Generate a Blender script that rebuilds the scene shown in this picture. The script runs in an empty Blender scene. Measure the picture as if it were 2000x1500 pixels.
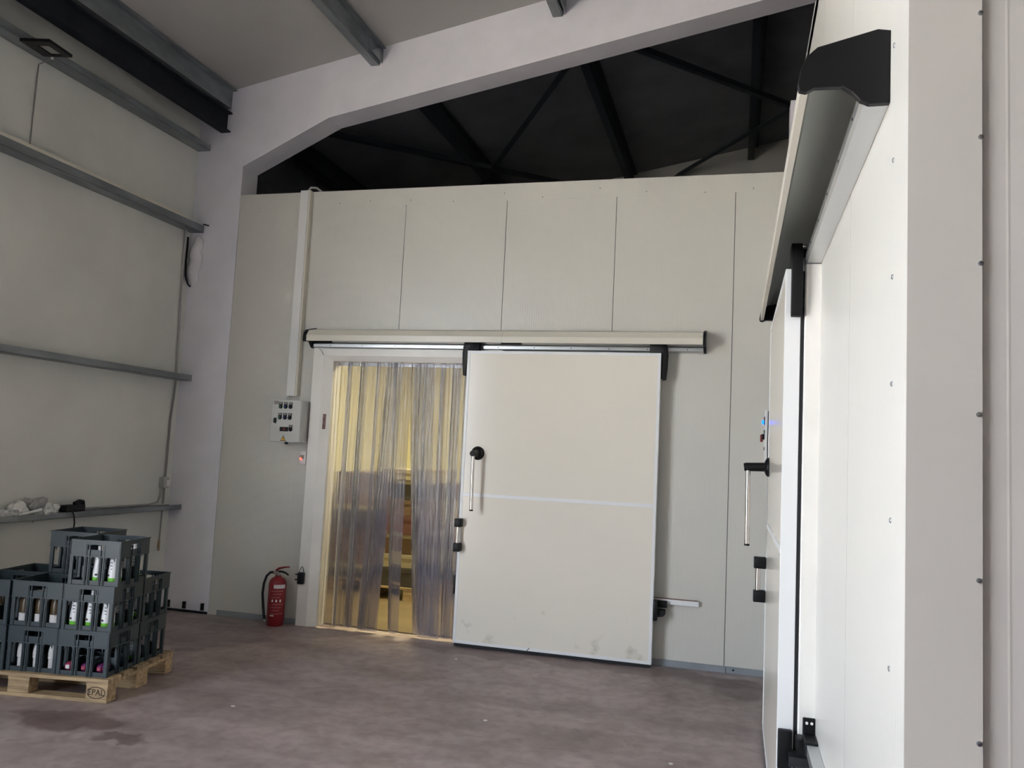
import bpy, bmesh, math, random
from mathutils import Vector, Matrix, noise
random.seed(7)
scene = bpy.context.scene
C = scene.collection
# ------------------------------------------------------------------ camera
H = 1.67
cam_d = bpy.data.cameras.new('camera'); cam = bpy.data.objects.new('camera', cam_d); C.objects.link(cam)
r_, u_, f_ = (0.963883, 0.261983, 0.0479), (-0.023576, -0.095215, 0.995177), (-0.26528, 0.960364, 0.0856)
cam.matrix_world = Matrix(((r_[0], u_[0], -f_[0], 0), (r_[1], u_[1], -f_[1], 0), (r_[2], u_[2], -f_[2], H), (0, 0, 0, 1)))
cam_d.sensor_width = 36.0; cam_d.lens = 1600 / 2000 * 36; cam_d.clip_start = 0.02
scene.camera = cam
# ------------------------------------------------------------------ sky, sun, exposure
SKY, SUN, EXPO, LAMP = 4.1, 24.0, 1.90, 25.0
world = bpy.data.worlds.new('sky'); scene.world = world; world.use_nodes = True
wn = world.node_tree; wn.nodes.clear()
wo = wn.nodes.new('ShaderNodeOutputWorld'); wb = wn.nodes.new('ShaderNodeBackground')
wb.inputs[0].default_value = (0.76, 0.87, 1.0, 1); wb.inputs[1].default_value = SKY
wn.links.new(wb.outputs[0], wo.inputs[0])
sun_d = bpy.data.lights.new('sun', 'SUN'); sun_d.energy = SUN; sun_d.angle = 0.01; sun_d.color = (1.0, 0.91, 0.78)
sun = bpy.data.objects.new('sun', sun_d); C.objects.link(sun)
sun.rotation_euler = Vector((-0.06, 0.62, -0.78)).to_track_quat('-Z', 'Y').to_euler()
# daylight comes in through the big doorway in the left wall; a portal guides the sky samples there
DY0, DY1, DZ = -2.3, 1.1, 4.3
pl = bpy.data.lights.new('doorway_portal', 'AREA'); pl.shape = 'RECTANGLE'; pl.size = DY1 - DY0; pl.size_y = DZ
pl.cycles.is_portal = True
po = bpy.data.objects.new('doorway_portal', pl); C.objects.link(po)
po.matrix_world = Matrix(((0, 0, -1, -5.45), (1, 0, 0, (DY0 + DY1) / 2), (0, -1, 0, DZ / 2), (0, 0, 0, 1)))
vs = scene.view_settings
vs.view_transform = 'Standard'; vs.look = 'None'; vs.exposure = EXPO; vs.gamma = 1.0; vs.use_curve_mapping = False

# ------------------------------------------------------------------ materials
def mat(name, col, rough=0.5, metal=0.0, var=0.0, scale=4.0, bump=0.0, bscale=60.0, spec=0.5, stretch=None, emit=None, estr=0.0, col2=None, coat=0.0, hi=0.62, lo=0.38):
    m = bpy.data.materials.new(name); m.use_nodes = True
    nt = m.node_tree; b = nt.nodes['Principled BSDF']
    b.inputs['Base Color'].default_value = (*col, 1); b.inputs['Roughness'].default_value = rough
    b.inputs['Metallic'].default_value = metal; b.inputs['Specular IOR Level'].default_value = spec
    if coat: b.inputs['Coat Weight'].default_value = coat; b.inputs['Coat Roughness'].default_value = 0.12
    tc = nt.nodes.new('ShaderNodeTexCoord'); src = tc.outputs['Object']
    if stretch:
        mp = nt.nodes.new('ShaderNodeMapping'); mp.inputs['Scale'].default_value = stretch
        nt.links.new(src, mp.inputs[0]); src = mp.outputs[0]
    if var > 0 or col2:
        n = nt.nodes.new('ShaderNodeTexNoise'); n.inputs['Scale'].default_value = scale; n.inputs['Detail'].default_value = 5
        nt.links.new(src, n.inputs['Vector'])
        rp = nt.nodes.new('ShaderNodeValToRGB'); rp.color_ramp.elements[0].position = lo; rp.color_ramp.elements[1].position = hi
        c2 = col2 or tuple(min(1, c * (1 + var)) for c in col); c1 = col if col2 else tuple(c * (1 - var) for c in col)
        rp.color_ramp.elements[0].color = (*c1, 1); rp.color_ramp.elements[1].color = (*c2, 1)
        nt.links.new(n.outputs['Fac'], rp.inputs[0]); nt.links.new(rp.outputs[0], b.inputs['Base Color'])
    if bump > 0:
        n2 = nt.nodes.new('ShaderNodeTexNoise'); n2.inputs['Scale'].default_value = bscale; n2.inputs['Detail'].default_value = 3
        nt.links.new(src, n2.inputs['Vector'])
        bp = nt.nodes.new('ShaderNodeBump'); bp.inputs['Strength'].default_value = bump; bp.inputs['Distance'].default_value = 0.01
        nt.links.new(n2.outputs['Fac'], bp.inputs['Height']); nt.links.new(bp.outputs[0], b.inputs['Normal'])
    if emit:
        b.inputs['Emission Color'].default_value = (*emit, 1); b.inputs['Emission Strength'].default_value = estr
    return m

def panel_mat(name, col, axis, rough=0.3, ribs=46.0):
    """lacquered sandwich panel with fine vertical rolled lines"""
    m = bpy.data.materials.new(name); m.use_nodes = True
    nt = m.node_tree; b = nt.nodes['Principled BSDF']
    b.inputs['Roughness'].default_value = rough; b.inputs['Specular IOR Level'].default_value = 0.5
    tc = nt.nodes.new('ShaderNodeTexCoord')
    n = nt.nodes.new('ShaderNodeTexNoise'); n.inputs['Scale'].default_value = 1.3; n.inputs['Detail'].default_value = 4
    nt.links.new(tc.outputs['Object'], n.inputs['Vector'])
    rp = nt.nodes.new('ShaderNodeValToRGB'); rp.color_ramp.elements[0].position = 0.3; rp.color_ramp.elements[1].position = 0.7
    rp.color_ramp.elements[0].color = (*[c * 0.96 for c in col], 1); rp.color_ramp.elements[1].color = (*col, 1)
    nt.links.new(n.outputs['Fac'], rp.inputs[0]); nt.links.new(rp.outputs[0], b.inputs['Base Color'])
    w = nt.nodes.new('ShaderNodeTexWave'); w.wave_type = 'BANDS'; w.bands_direction = axis; w.inputs['Scale'].default_value = ribs / 3.14
    w.inputs['Distortion'].default_value = 0.0
    nt.links.new(tc.outputs['Object'], w.inputs['Vector'])
    pw = nt.nodes.new('ShaderNodeMath'); pw.operation = 'POWER'; pw.inputs[1].default_value = 6.0
    nt.links.new(w.outputs['Fac'], pw.inputs[0])
    bp = nt.nodes.new('ShaderNodeBump'); bp.inputs['Strength'].default_value = 0.22; bp.inputs['Distance'].default_value = 0.002
    nt.links.new(pw.outputs[0], bp.inputs['Height']); nt.links.new(bp.outputs[0], b.inputs['Normal'])
    return m

CREAM = (0.66, 0.64, 0.59)
M = {}
M['panel_x'] = panel_mat('cream_panel_back', CREAM, 'X')
M['panel_y'] = panel_mat('lit_cream_panel_side', (0.74, 0.72, 0.68), 'Y')  # same cream panel, the stronger daylight on this wall put into the colour
M['panel_front'] = mat('grey_white_panel', (0.64, 0.60, 0.58), 0.35, var=0.03, scale=1.5)
M['flashing'] = mat('grey_white_flashing', (0.62, 0.58, 0.55), 0.35, var=0.02, scale=2)
M['hall_wall'] = mat('hall_wall_panel', (0.73, 0.725, 0.68), 0.45, var=0.06, scale=1.2)
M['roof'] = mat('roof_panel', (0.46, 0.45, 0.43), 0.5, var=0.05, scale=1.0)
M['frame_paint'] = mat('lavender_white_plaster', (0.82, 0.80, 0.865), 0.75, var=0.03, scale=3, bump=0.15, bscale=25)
M['loft'] = mat('shaded_loft_sheet', (0.20, 0.205, 0.225), 0.7, var=0.1, scale=2)  # hall roof and wall sheet continued, loft shade put into the colour
M['loft_steel'] = mat('shaded_loft_steel', (0.03, 0.038, 0.05), 0.6)  # darker copy of the purlin steel, loft shade put into the colour
M['galv'] = mat('galvanised_steel', (0.235, 0.255, 0.27), 0.45, 0.35, var=0.16, scale=9, stretch=(1, 0.3, 1))
M['dark_steel'] = mat('dark_painted_steel', (0.016, 0.018, 0.024), 0.6, var=0.2, scale=6, spec=0.2)
M['alu'] = mat('aluminium', (0.62, 0.63, 0.64), 0.32, 0.85)
M['white_alu'] = mat('white_lacquer', (0.84, 0.84, 0.85), 0.28)
M['jamb'] = mat('white_jamb_plastic', (0.88, 0.85, 0.81), 0.38, var=0.03, scale=3)
M['cover'] = mat('cream_lacquered_cover', (0.70, 0.66, 0.57), 0.3)
M['cover_in'] = mat('zinc_cover_inside', (0.40, 0.42, 0.39), 0.45, 0.4)
M['black'] = mat('black_plastic', (0.007, 0.007, 0.008), 0.45, spec=0.25)
M['rubber'] = mat('black_rubber', (0.010, 0.010, 0.012), 0.7)
M['chrome'] = mat('chrome', (0.66, 0.62, 0.59), 0.14, 1.0)
M['rivet_steel'] = mat('dark_polished_steel', (0.30, 0.30, 0.32), 0.2, 1.0)
M['base'] = mat('grey_base_profile', (0.27, 0.29, 0.31), 0.45, var=0.08, scale=5)
M['joint'] = mat('panel_joint_sealant', (0.07, 0.07, 0.07), 0.7)
M['grey_box'] = mat('light_grey_enclosure', (0.58, 0.58, 0.56), 0.4)
M['white'] = mat('white_plastic', (0.80, 0.79, 0.78), 0.4)
M['foam'] = mat('white_foam', (0.82, 0.80, 0.82), 0.9, bump=0.5, bscale=30)
M['wood'] = mat('pallet_wood', (0.33, 0.23, 0.13), 0.75, col2=(0.54, 0.39, 0.23), scale=7, stretch=(0.6, 5, 5), bump=0.2, bscale=40)
M['wood_dark'] = mat('worn_pallet_wood', (0.25, 0.18, 0.11), 0.8, col2=(0.42, 0.31, 0.19), scale=7, stretch=(0.6, 5, 5), bump=0.2, bscale=40)
M['burn'] = mat('burned_mark', (0.05, 0.03, 0.02), 0.8)
M['crate'] = mat('slate_blue_crate_plastic', (0.026, 0.042, 0.052), 0.42, var=0.12, scale=5)
M['red'] = mat('extinguisher_red', (0.24, 0.010, 0.016), 0.35, coat=0.2)
M['red_label'] = mat('pale_red_print', (0.36, 0.10, 0.10), 0.45)
M['hose'] = mat('black_hose', (0.014, 0.014, 0.016), 0.5)
M['green'] = mat('bottle_green', (0.16, 0.50, 0.05), 0.4)
M['milk'] = mat('white_bottle', (0.82, 0.82, 0.84), 0.32, col2=(0.70, 0.70, 0.72), scale=18, hi=0.72, lo=0.6)
M['print'] = mat('dark_print', (0.08, 0.06, 0.06), 0.5)
M['purple'] = mat('purple_foil', (0.10, 0.015, 0.10), 0.3, col2=(0.24, 0.03, 0.12), scale=15, bump=0.5, bscale=40)
M['pink'] = mat('pink_foil', (0.34, 0.035, 0.09), 0.3)
M['brown_jar'] = mat('brown_jar', (0.075, 0.045, 0.018), 0.3)
M['label'] = mat('white_label', (0.72, 0.70, 0.70), 0.5, col2=(0.45, 0.42, 0.44), scale=40, stretch=(1, 1, 3), hi=0.7, lo=0.55)
M['plastic_bag'] = mat('crumpled_white_plastic', (0.74, 0.73, 0.71), 0.4, var=0.08, scale=8)
M['grey_bag'] = mat('crumpled_grey_plastic', (0.42, 0.41, 0.40), 0.45, var=0.1, scale=8)
M['glass_grey'] = mat('lamp_glass', (0.42, 0.41, 0.37), 0.25)
M['btn_green'] = mat('button_green', (0.02, 0.10, 0.05), 0.4)
M['btn_blue'] = mat('button_blue', (0.015, 0.03, 0.16), 0.4)
M['yellow'] = mat('warning_yellow', (0.80, 0.50, 0.03), 0.45)
M['red_dim'] = mat('dark_red_display', (0.16, 0.02, 0.02), 0.3)
M['rust'] = mat('brown_edge', (0.24, 0.13, 0.10), 0.7)
M['tag'] = mat('reddish_label', (0.16, 0.07, 0.07), 0.5, col2=(0.32, 0.2, 0.18), scale=90, hi=0.6, lo=0.45)
M['led_red'] = mat('red_pilot_lamp', (0.8, 0.1, 0.08), 0.3, emit=(1, 0.06, 0.03), estr=1.4)
M['led_blue'] = mat('blue_pilot_lamp', (0.05, 0.1, 0.9), 0.2, emit=(0.0, 0.07, 1.0), estr=2.0)
M['tube'] = mat('lit_lamp_tube', (1, 0.95, 0.7), 0.3, emit=(1, 0.9, 0.6), estr=2.0)
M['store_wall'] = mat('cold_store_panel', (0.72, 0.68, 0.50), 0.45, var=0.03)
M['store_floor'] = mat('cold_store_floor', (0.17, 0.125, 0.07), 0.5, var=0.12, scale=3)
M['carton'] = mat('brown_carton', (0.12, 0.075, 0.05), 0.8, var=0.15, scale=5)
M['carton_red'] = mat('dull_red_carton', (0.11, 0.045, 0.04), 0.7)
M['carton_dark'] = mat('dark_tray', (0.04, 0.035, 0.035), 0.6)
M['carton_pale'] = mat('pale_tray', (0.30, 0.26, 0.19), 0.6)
M['yard'] = mat('concrete_yard', (0.50, 0.47, 0.42), 0.85, var=0.1, scale=0.6)
M['paper'] = mat('paper_scrap', (0.7, 0.66, 0.62), 0.7)
M['spot'] = mat('grey_mark', (0.30, 0.28, 0.26), 0.7)

def floor_mat():
    m = bpy.data.materials.new('worn_concrete_floor'); m.use_nodes = True
    nt = m.node_tree; b = nt.nodes['Principled BSDF']; L = nt.links.new; N = nt.nodes.new
    tc = N('ShaderNodeTexCoord')
    def nz(scale, detail=6, dist=0.0, stretch=None):
        n = N('ShaderNodeTexNoise'); n.inputs['Scale'].default_value = scale; n.inputs['Detail'].default_value = detail
        n.inputs['Distortion'].default_value = dist
        if stretch:
            mp = N('ShaderNodeMapping'); mp.inputs['Scale'].default_value = stretch
            L(tc.outputs['Object'], mp.inputs[0]); L(mp.outputs[0], n.inputs['Vector'])
        else: L(tc.outputs['Object'], n.inputs['Vector'])
        return n.outputs['Fac']
    def ramp(src, p0, p1, c0, c1):
        r = N('ShaderNodeValToRGB'); r.color_ramp.elements[0].position = p0; r.color_ramp.elements[1].position = p1
        r.color_ramp.elements[0].color = (*c0, 1); r.color_ramp.elements[1].color = (*c1, 1); L(src, r.inputs[0]); return r.outputs[0]
    def mix(a, b_, fac):
        x = N('ShaderNodeMix'); x.data_type = 'RGBA'; x.blend_type = 'MULTIPLY'; x.inputs['Factor'].default_value = fac
        L(a, x.inputs['A']); L(b_, x.inputs['B']); return x.outputs['Result']
    base = ramp(nz(0.9, 7), 0.3, 0.72, (0.30, 0.245, 0.238), (0.43, 0.36, 0.365))
    blot = ramp(nz(2.6, 8, 0.6), 0.36, 0.52, (0.60, 0.56, 0.54), (1, 1, 1))
    spots = ramp(nz(9.0, 5), 0.30, 0.38, (0.62, 0.6, 0.58), (1, 1, 1))
    streak = ramp(nz(1.6, 6, 0.3, (0.5, 2.2, 1)), 0.38, 0.6, (0.85, 0.82, 0.80), (1.1, 1.08, 1.07))
    fine = ramp(nz(11, 10, 0.4), 0.34, 0.60, (0.80, 0.77, 0.75), (1.05, 1.05, 1.05))
    c = mix(base, blot, 0.42); c = mix(c, spots, 0.35); c = mix(c, streak, 0.7); c = mix(c, fine, 0.8)
    # wet stain in front of the pallet, darker patches along the cold room wall
    def blob(cx, cy, rx, ry, amp):
        mp = N('ShaderNodeMapping'); mp.vector_type = 'TEXTURE'
        mp.inputs['Location'].default_value = (cx, cy, 0); mp.inputs['Scale'].default_value = (rx, ry, 1)
        nn = N('ShaderNodeTexNoise'); nn.inputs['Scale'].default_value = 3.0; nn.inputs['Detail'].default_value = 5; L(tc.outputs['Object'], nn.inputs['Vector'])
        ad = N('ShaderNodeVectorMath'); ad.operation = 'MULTIPLY_ADD'; ad.inputs[1].default_value = (0.6, 0.6, 0); ad.inputs[2].default_value = (-0.3, -0.3, 0)
        L(nn.outputs['Color'], ad.inputs[0])
        a2 = N('ShaderNodeVectorMath'); a2.operation = 'ADD'; L(tc.outputs['Object'], a2.inputs[0]); L(ad.outputs[0], a2.inputs[1])
        L(a2.outputs[0], mp.inputs[0])
        ln = N('ShaderNodeVectorMath'); ln.operation = 'LENGTH'; L(mp.outputs[0], ln.inputs[0])
        return ramp(ln.outputs['Value'], 0.72, 1.0, amp, (1, 1, 1))
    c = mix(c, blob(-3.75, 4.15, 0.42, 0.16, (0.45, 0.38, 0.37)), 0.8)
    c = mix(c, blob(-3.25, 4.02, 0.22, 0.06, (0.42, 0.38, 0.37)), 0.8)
    c = mix(c, blob(-4.22, 5.8, 0.16, 0.07, (0.6, 0.62, 0.6)), 0.8)
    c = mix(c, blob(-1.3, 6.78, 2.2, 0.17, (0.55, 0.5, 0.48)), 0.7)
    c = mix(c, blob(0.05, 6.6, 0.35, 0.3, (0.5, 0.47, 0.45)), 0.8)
    L(c, b.inputs['Base Color'])
    rr = N('ShaderNodeMapRange'); rr.inputs['To Min'].default_value = 0.34; rr.inputs['To Max'].default_value = 0.62
    L(nz(2.0, 6), rr.inputs['Value']); L(rr.outputs[0], b.inputs['Roughness'])
    bp = N('ShaderNodeBump'); bp.inputs['Strength'].default_value = 0.25; bp.inputs['Distance'].default_value = 0.004
    L(nz(14, 6), bp.inputs['Height']); L(bp.outputs[0], b.inputs['Normal'])
    return m
M['floor'] = floor_mat()

def leaf_mat():
    m = mat('cream_door_sheet', (0.84, 0.785, 0.70), 0.16)
    nt = m.node_tree; b = nt.nodes['Principled BSDF']; N = nt.nodes.new; L = nt.links.new
    tc = [x for x in nt.nodes if x.type == 'TEX_COORD'][0]
    n = N('ShaderNodeTexNoise'); n.inputs['Scale'].default_value = 7; n.inputs['Detail'].default_value = 9; L(tc.outputs['Object'], n.inputs['Vector'])
    # scuffs gather at boot and trolley height
    sx = N('ShaderNodeSeparateXYZ'); L(tc.outputs['Object'], sx.inputs[0])
    mr = N('ShaderNodeMapRange'); mr.inputs['From Min'].default_value = 0.05; mr.inputs['From Max'].default_value = 0.75
    mr.inputs['To Min'].default_value = -0.10; mr.inputs['To Max'].default_value = 0.16; L(sx.outputs['Z'], mr.inputs['Value'])
    ad = N('ShaderNodeMath'); ad.operation = 'ADD'; L(n.outputs['Fac'], ad.inputs[0]); L(mr.outputs[0], ad.inputs[1])
    rp = N('ShaderNodeValToRGB'); rp.color_ramp.elements[0].position = 0.22; rp.color_ramp.elements[1].position = 0.34
    rp.color_ramp.elements[0].color = (0.64, 0.59, 0.50, 1); rp.color_ramp.elements[1].color = (0.84, 0.785, 0.70, 1)
    L(ad.outputs[0], rp.inputs[0]); L(rp.outputs[0], b.inputs['Base Color'])
    return m
M['leaf'] = leaf_mat()

def pvc_mat():
    m = bpy.data.materials.new('ribbed_clear_pvc'); m.use_nodes = True
    nt = m.node_tree; nt.nodes.clear(); N = nt.nodes.new; L = nt.links.new
    out = N('ShaderNodeOutputMaterial'); tc = N('ShaderNodeTexCoord')
    mp = N('ShaderNodeMapping'); mp.inputs['Scale'].default_value = (1, 0.0, 0.012); L(tc.outputs['Object'], mp.inputs[0])
    def nz(sc, det):
        n = N('ShaderNodeTexNoise'); n.inputs['Scale'].default_value = sc; n.inputs['Detail'].default_value = det; L(mp.outputs[0], n.inputs['Vector']); return n.outputs['Fac']
    mx = N('ShaderNodeMath'); mx.operation = 'MULTIPLY_ADD'; mx.inputs[1].default_value = 0.45; L(nz(95, 3), mx.inputs[0]); L(nz(14, 3), mx.inputs[2])
    bp = N('ShaderNodeBump'); bp.inputs['Strength'].default_value = 0.8; bp.inputs['Distance'].default_value = 0.012
    L(mx.outputs[0], bp.inputs['Height'])
    tr = N('ShaderNodeBsdfTransparent'); tr.inputs[0].default_value = (0.80, 0.80, 0.80, 1)
    rf = N('ShaderNodeBsdfRefraction'); rf.inputs['IOR'].default_value = 1.15; rf.inputs['Roughness'].default_value = 0.20; rf.inputs[0].default_value = (0.78, 0.77, 0.78, 1)
    L(bp.outputs[0], rf.inputs['Normal'])
    df = N('ShaderNodeBsdfDiffuse'); df.inputs[0].default_value = (0.32, 0.30, 0.38, 1)
    gl = N('ShaderNodeBsdfGlossy'); gl.inputs['Roughness'].default_value = 0.14; L(bp.outputs[0], gl.inputs['Normal'])
    m1 = N('ShaderNodeMixShader'); m1.inputs[0].default_value = 0.78; L(tr.outputs[0], m1.inputs[1]); L(rf.outputs[0], m1.inputs[2])
    m2 = N('ShaderNodeMixShader'); m2.inputs[0].default_value = 0.27; L(m1.outputs[0], m2.inputs[1]); L(df.outputs[0], m2.inputs[2])
    fr = N('ShaderNodeFresnel'); fr.inputs[0].default_value = 1.55; L(bp.outputs[0], fr.inputs['Normal'])
    m3 = N('ShaderNodeMixShader'); L(fr.outputs[0], m3.inputs[0]); L(m2.outputs[0], m3.inputs[1]); L(gl.outputs[0], m3.inputs[2])
    L(m3.outputs[0], out.inputs[0])
    return m
M['pvc'] = pvc_mat()

# ------------------------------------------------------------------ mesh helpers
IDT = lambda p: p
class MB:
    """collects shapes into one mesh; fn maps local to built coordinates"""
    def __init__(s, fn=None): s.bm = bmesh.new(); s.fn = fn or IDT
    def v(s, p): return s.bm.verts.new(s.fn(p))
    def box(s, x0, x1, y0, y1, z0, z1):
        c = [s.v((x, y, z)) for z in (z0, z1) for y in (y0, y1) for x in (x0, x1)]
        for f in ((0, 2, 3, 1), (4, 5, 7, 6), (0, 1, 5, 4), (2, 6, 7, 3), (0, 4, 6, 2), (1, 3, 7, 5)): s.bm.faces.new([c[i] for i in f])
        return s
    def prism(s, pts, a0, a1, put):
        """polygon pts extruded from a0 to a1; put(p, a) -> local 3d point"""
        A = [s.v(put(p, a0)) for p in pts]; B = [s.v(put(p, a1)) for p in pts]; n = len(pts)
        s.bm.faces.new(A); s.bm.faces.new(B[::-1])
        for i in range(n): s.bm.faces.new((A[i], A[(i + 1) % n], B[(i + 1) % n], B[i]))
        return s
    def tube(s, path, r, seg=10, caps=True):
        path = [Vector(p) for p in path]; rings = []
        rr = r if isinstance(r, (list, tuple)) else [r] * len(path)
        for i, p in enumerate(path):
            t = (path[min(i + 1, len(path) - 1)] - path[max(i - 1, 0)]).normalized()
            a = t.orthogonal().normalized() if i == 0 else (prev - t * prev.dot(t)).normalized()
            prev = a; b = t.cross(a)
            rings.append([s.v(p + a * math.cos(2 * math.pi * k / seg) * rr[i] + b * math.sin(2 * math.pi * k / seg) * rr[i]) for k in range(seg)])
        for q, w in zip(rings, rings[1:]):
            for k in range(seg): s.bm.faces.new((q[k], q[(k + 1) % seg], w[(k + 1) % seg], w[k]))
        if caps: s.bm.faces.new(rings[0][::-1]); s.bm.faces.new(rings[-1])
        return s
    def lathe(s, prof, c=(0, 0, 0), seg=16):
        """prof: (r, z) pairs from bottom to top, closed at r=0"""
        rings = []
        for r, z in prof:
            if r < 1e-6: rings.append([s.v((c[0], c[1], c[2] + z))])
            else: rings.append([s.v((c[0] + r * math.cos(2 * math.pi * k / seg), c[1] + r * math.sin(2 * math.pi * k / seg), c[2] + z)) for k in range(seg)])
        for q, w in zip(rings, rings[1:]):
            for k in range(seg):
                k2 = (k + 1) % seg
                if len(q) == 1 and len(w) == 1: continue
                if len(q) == 1: s.bm.faces.new((q[0], w[k2], w[k]))
                elif len(w) == 1: s.bm.faces.new((q[k], q[k2], w[0]))
                else: s.bm.faces.new((q[k], q[k2], w[k2], w[k]))
        return s
    def blob(s, c, rad, amp=0.25, freq=3.0, sub=3, seed=0):
        g = bmesh.ops.create_icosphere(s.bm, subdivisions=sub, radius=1.0)
        for v in g['verts']:
            d = v.co.normalized(); k = 1 + amp * noise.noise(d * freq + Vector((seed * 7.1, seed, 0))) + amp * 0.6 * noise.noise(d * freq * 2.7 + Vector((0, seed * 3.3, 5)))
            v.co = s.fn((c[0] + d.x * rad[0] * k, c[1] + d.y * rad[1] * k, c[2] + d.z * rad[2] * k))
        return s
    def bevel(s, w=0.003, seg=2):
        bmesh.ops.recalc_face_normals(s.bm, faces=s.bm.faces)
        ed = [e for e in s.bm.edges if len(e.link_faces) == 2 and e.calc_face_angle(0) > 0.6]
        bmesh.ops.bevel(s.bm, geom=ed, offset=w, segments=seg, affect='EDGES', profile=0.5, clamp_overlap=True)
        return s
    def mesh(s, name, smooth=False):
        bmesh.ops.recalc_face_normals(s.bm, faces=s.bm.faces)
        me = bpy.data.meshes.new(name); s.bm.to_mesh(me); s.bm.free()
        if smooth:
            for p in me.polygons: p.use_smooth = True
            me.set_sharp_from_angle(angle=math.radians(smooth if smooth is not True else 40))
        return me
    def obj(s, name, m, parent=None, smooth=False, label=None):
        return link(name, s.mesh(name, smooth), m, parent, label)

def link(name, me, m, parent=None, label=None):
    o = bpy.data.objects.new(name, me); C.objects.link(o)
    if m and not me.materials: me.materials.append(M[m] if isinstance(m, str) else m)
    if parent:
        o.parent = parent; o.matrix_parent_inverse = parent.matrix_basis.inverted()
    if label: o['label'] = label
    return o
def tag(o, label, cat, group=None, kind=None):
    if label: o['label'] = label
    if cat: o['category'] = cat
    if group: o['group'] = group
    if kind: o['kind'] = kind
    return o
def thing(name, label, cat, loc=(0, 0, 0), group=None, kind=None):
    o = bpy.data.objects.new(name, None); C.objects.link(o); o.location = loc; o.empty_display_size = 0.1
    return tag(o, label, cat, group, kind)
def struct(o, label=None):
    o['kind'] = 'structure'
    if label: o['label'] = label
    return o
def copy_tree(root, loc, rotz=0.0, label=None, group=None):
    r = root.copy(); C.objects.link(r); r.location = loc; r.rotation_euler = (0, 0, rotz)
    if label: r['label'] = label
    if group: r['group'] = group
    for ch in root.children:
        c = ch.copy(); C.objects.link(c); c.parent = r
        for g in ch.children:
            d = g.copy(); C.objects.link(d); d.parent = c
    return r
def text_mesh(body, size, depth):
    cu = bpy.data.curves.new('lettering', 'FONT'); cu.body = body; cu.size = size; cu.extrude = depth; cu.align_x = 'CENTER'; cu.align_y = 'CENTER'
    cu.resolution_u = 3
    t = bpy.data.objects.new('lettering', cu); C.objects.link(t)
    bpy.context.view_layer.update()
    me = bpy.data.meshes.new_from_object(t.evaluated_get(bpy.context.evaluated_depsgraph_get()))
    bpy.data.objects.remove(t); me.materials.clear()
    return me

# ------------------------------------------------------------------ key dimensions (metres)
D = 7.018                    # cold room front / portal frame front
R = 0.352                    # right cold room wall
EY = 1.924                   # near end of the right cold room
XL = -5.40                   # hall left wall
XR = 8.4
YB, YG = -7.0, 11.88         # wall behind, gable wall
TOP = 4.13                   # cold room panel height
RS = 0.1915
RIDGE = 1.5
def roofz(x): return 5.224 + RS * ((x if x < RIDGE else 2 * RIDGE - x) + 5.137)

# ------------------------------------------------------------------ setting
struct(MB().box(XL - 0.1, XR + 0.1, YB - 0.1, YG + 0.1, -0.12, 0).obj('floor', 'floor'), 'worn brownish concrete floor with stains')
b = MB()
for x0, x1 in ((XL - 0.1, RIDGE), (RIDGE, XR + 0.1)):
    b.prism([(x0, roofz(x0)), (x1, roofz(x1)), (x1, roofz(x1) + 0.1), (x0, roofz(x0) + 0.1)], YB - 0.1, D + 0.10, lambda p, a: (p[0], a, p[1]))
struct(b.obj('ceiling', 'roof'), 'grey sandwich panel roof sloping up to the right')
b = MB()
for x0, x1 in ((XL - 0.1, RIDGE), (RIDGE, XR + 0.1)):
    b.prism([(x0, roofz(x0)), (x1, roofz(x1)), (x1, roofz(x1) + 0.1), (x0, roofz(x0) + 0.1)], D + 0.10, YG + 0.1, lambda p, a: (p[0], a, p[1]))
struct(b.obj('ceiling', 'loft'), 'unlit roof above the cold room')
zl = roofz(XL)
b = MB(); b.box(XL - 0.1, XL, DY1, D + 0.3, 0, zl).box(XL - 0.1, XL, YB, DY0, 0, zl).box(XL - 0.1, XL, DY0, DY1, DZ, zl)
struct(b.obj('wall_left', 'hall_wall'), 'grey-white hall side wall carrying horizontal rails')
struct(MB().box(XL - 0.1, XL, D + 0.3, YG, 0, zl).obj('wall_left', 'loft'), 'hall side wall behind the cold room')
struct(MB().box(XR, XR + 0.1, YB, YG, 0, roofz(XR)).obj('wall_right', mat('darkened_side_wall', (0.36, 0.35, 0.34), 0.8, var=0.1, scale=2)), 'far side wall of the hall')  # unseen wall, its colour darkened to lower the bounced light
gp = [(XL - 0.1, 0), (XR + 0.1, 0), (XR + 0.1, roofz(XR + 0.1)), (RIDGE, roofz(RIDGE)), (XL - 0.1, roofz(XL - 0.1))]
struct(MB().prism(gp, YB - 0.1, YB, lambda p, a: (p[0], a, p[1])).obj('wall_rear', 'hall_wall'), 'end wall of the hall behind the viewer')
struct(MB().prism(gp, YG, YG + 0.1, lambda p, a: (p[0], a, p[1])).obj('wall_gable', mat('gable_sheet', (0.5, 0.48, 0.46), 0.6)), 'dim gable wall above the cold room')
struct(MB().box(-60, XL - 0.1, -40, 40, -0.14, -0.02).obj('ground', 'yard'), 'concrete yard outside the doorway')

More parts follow.
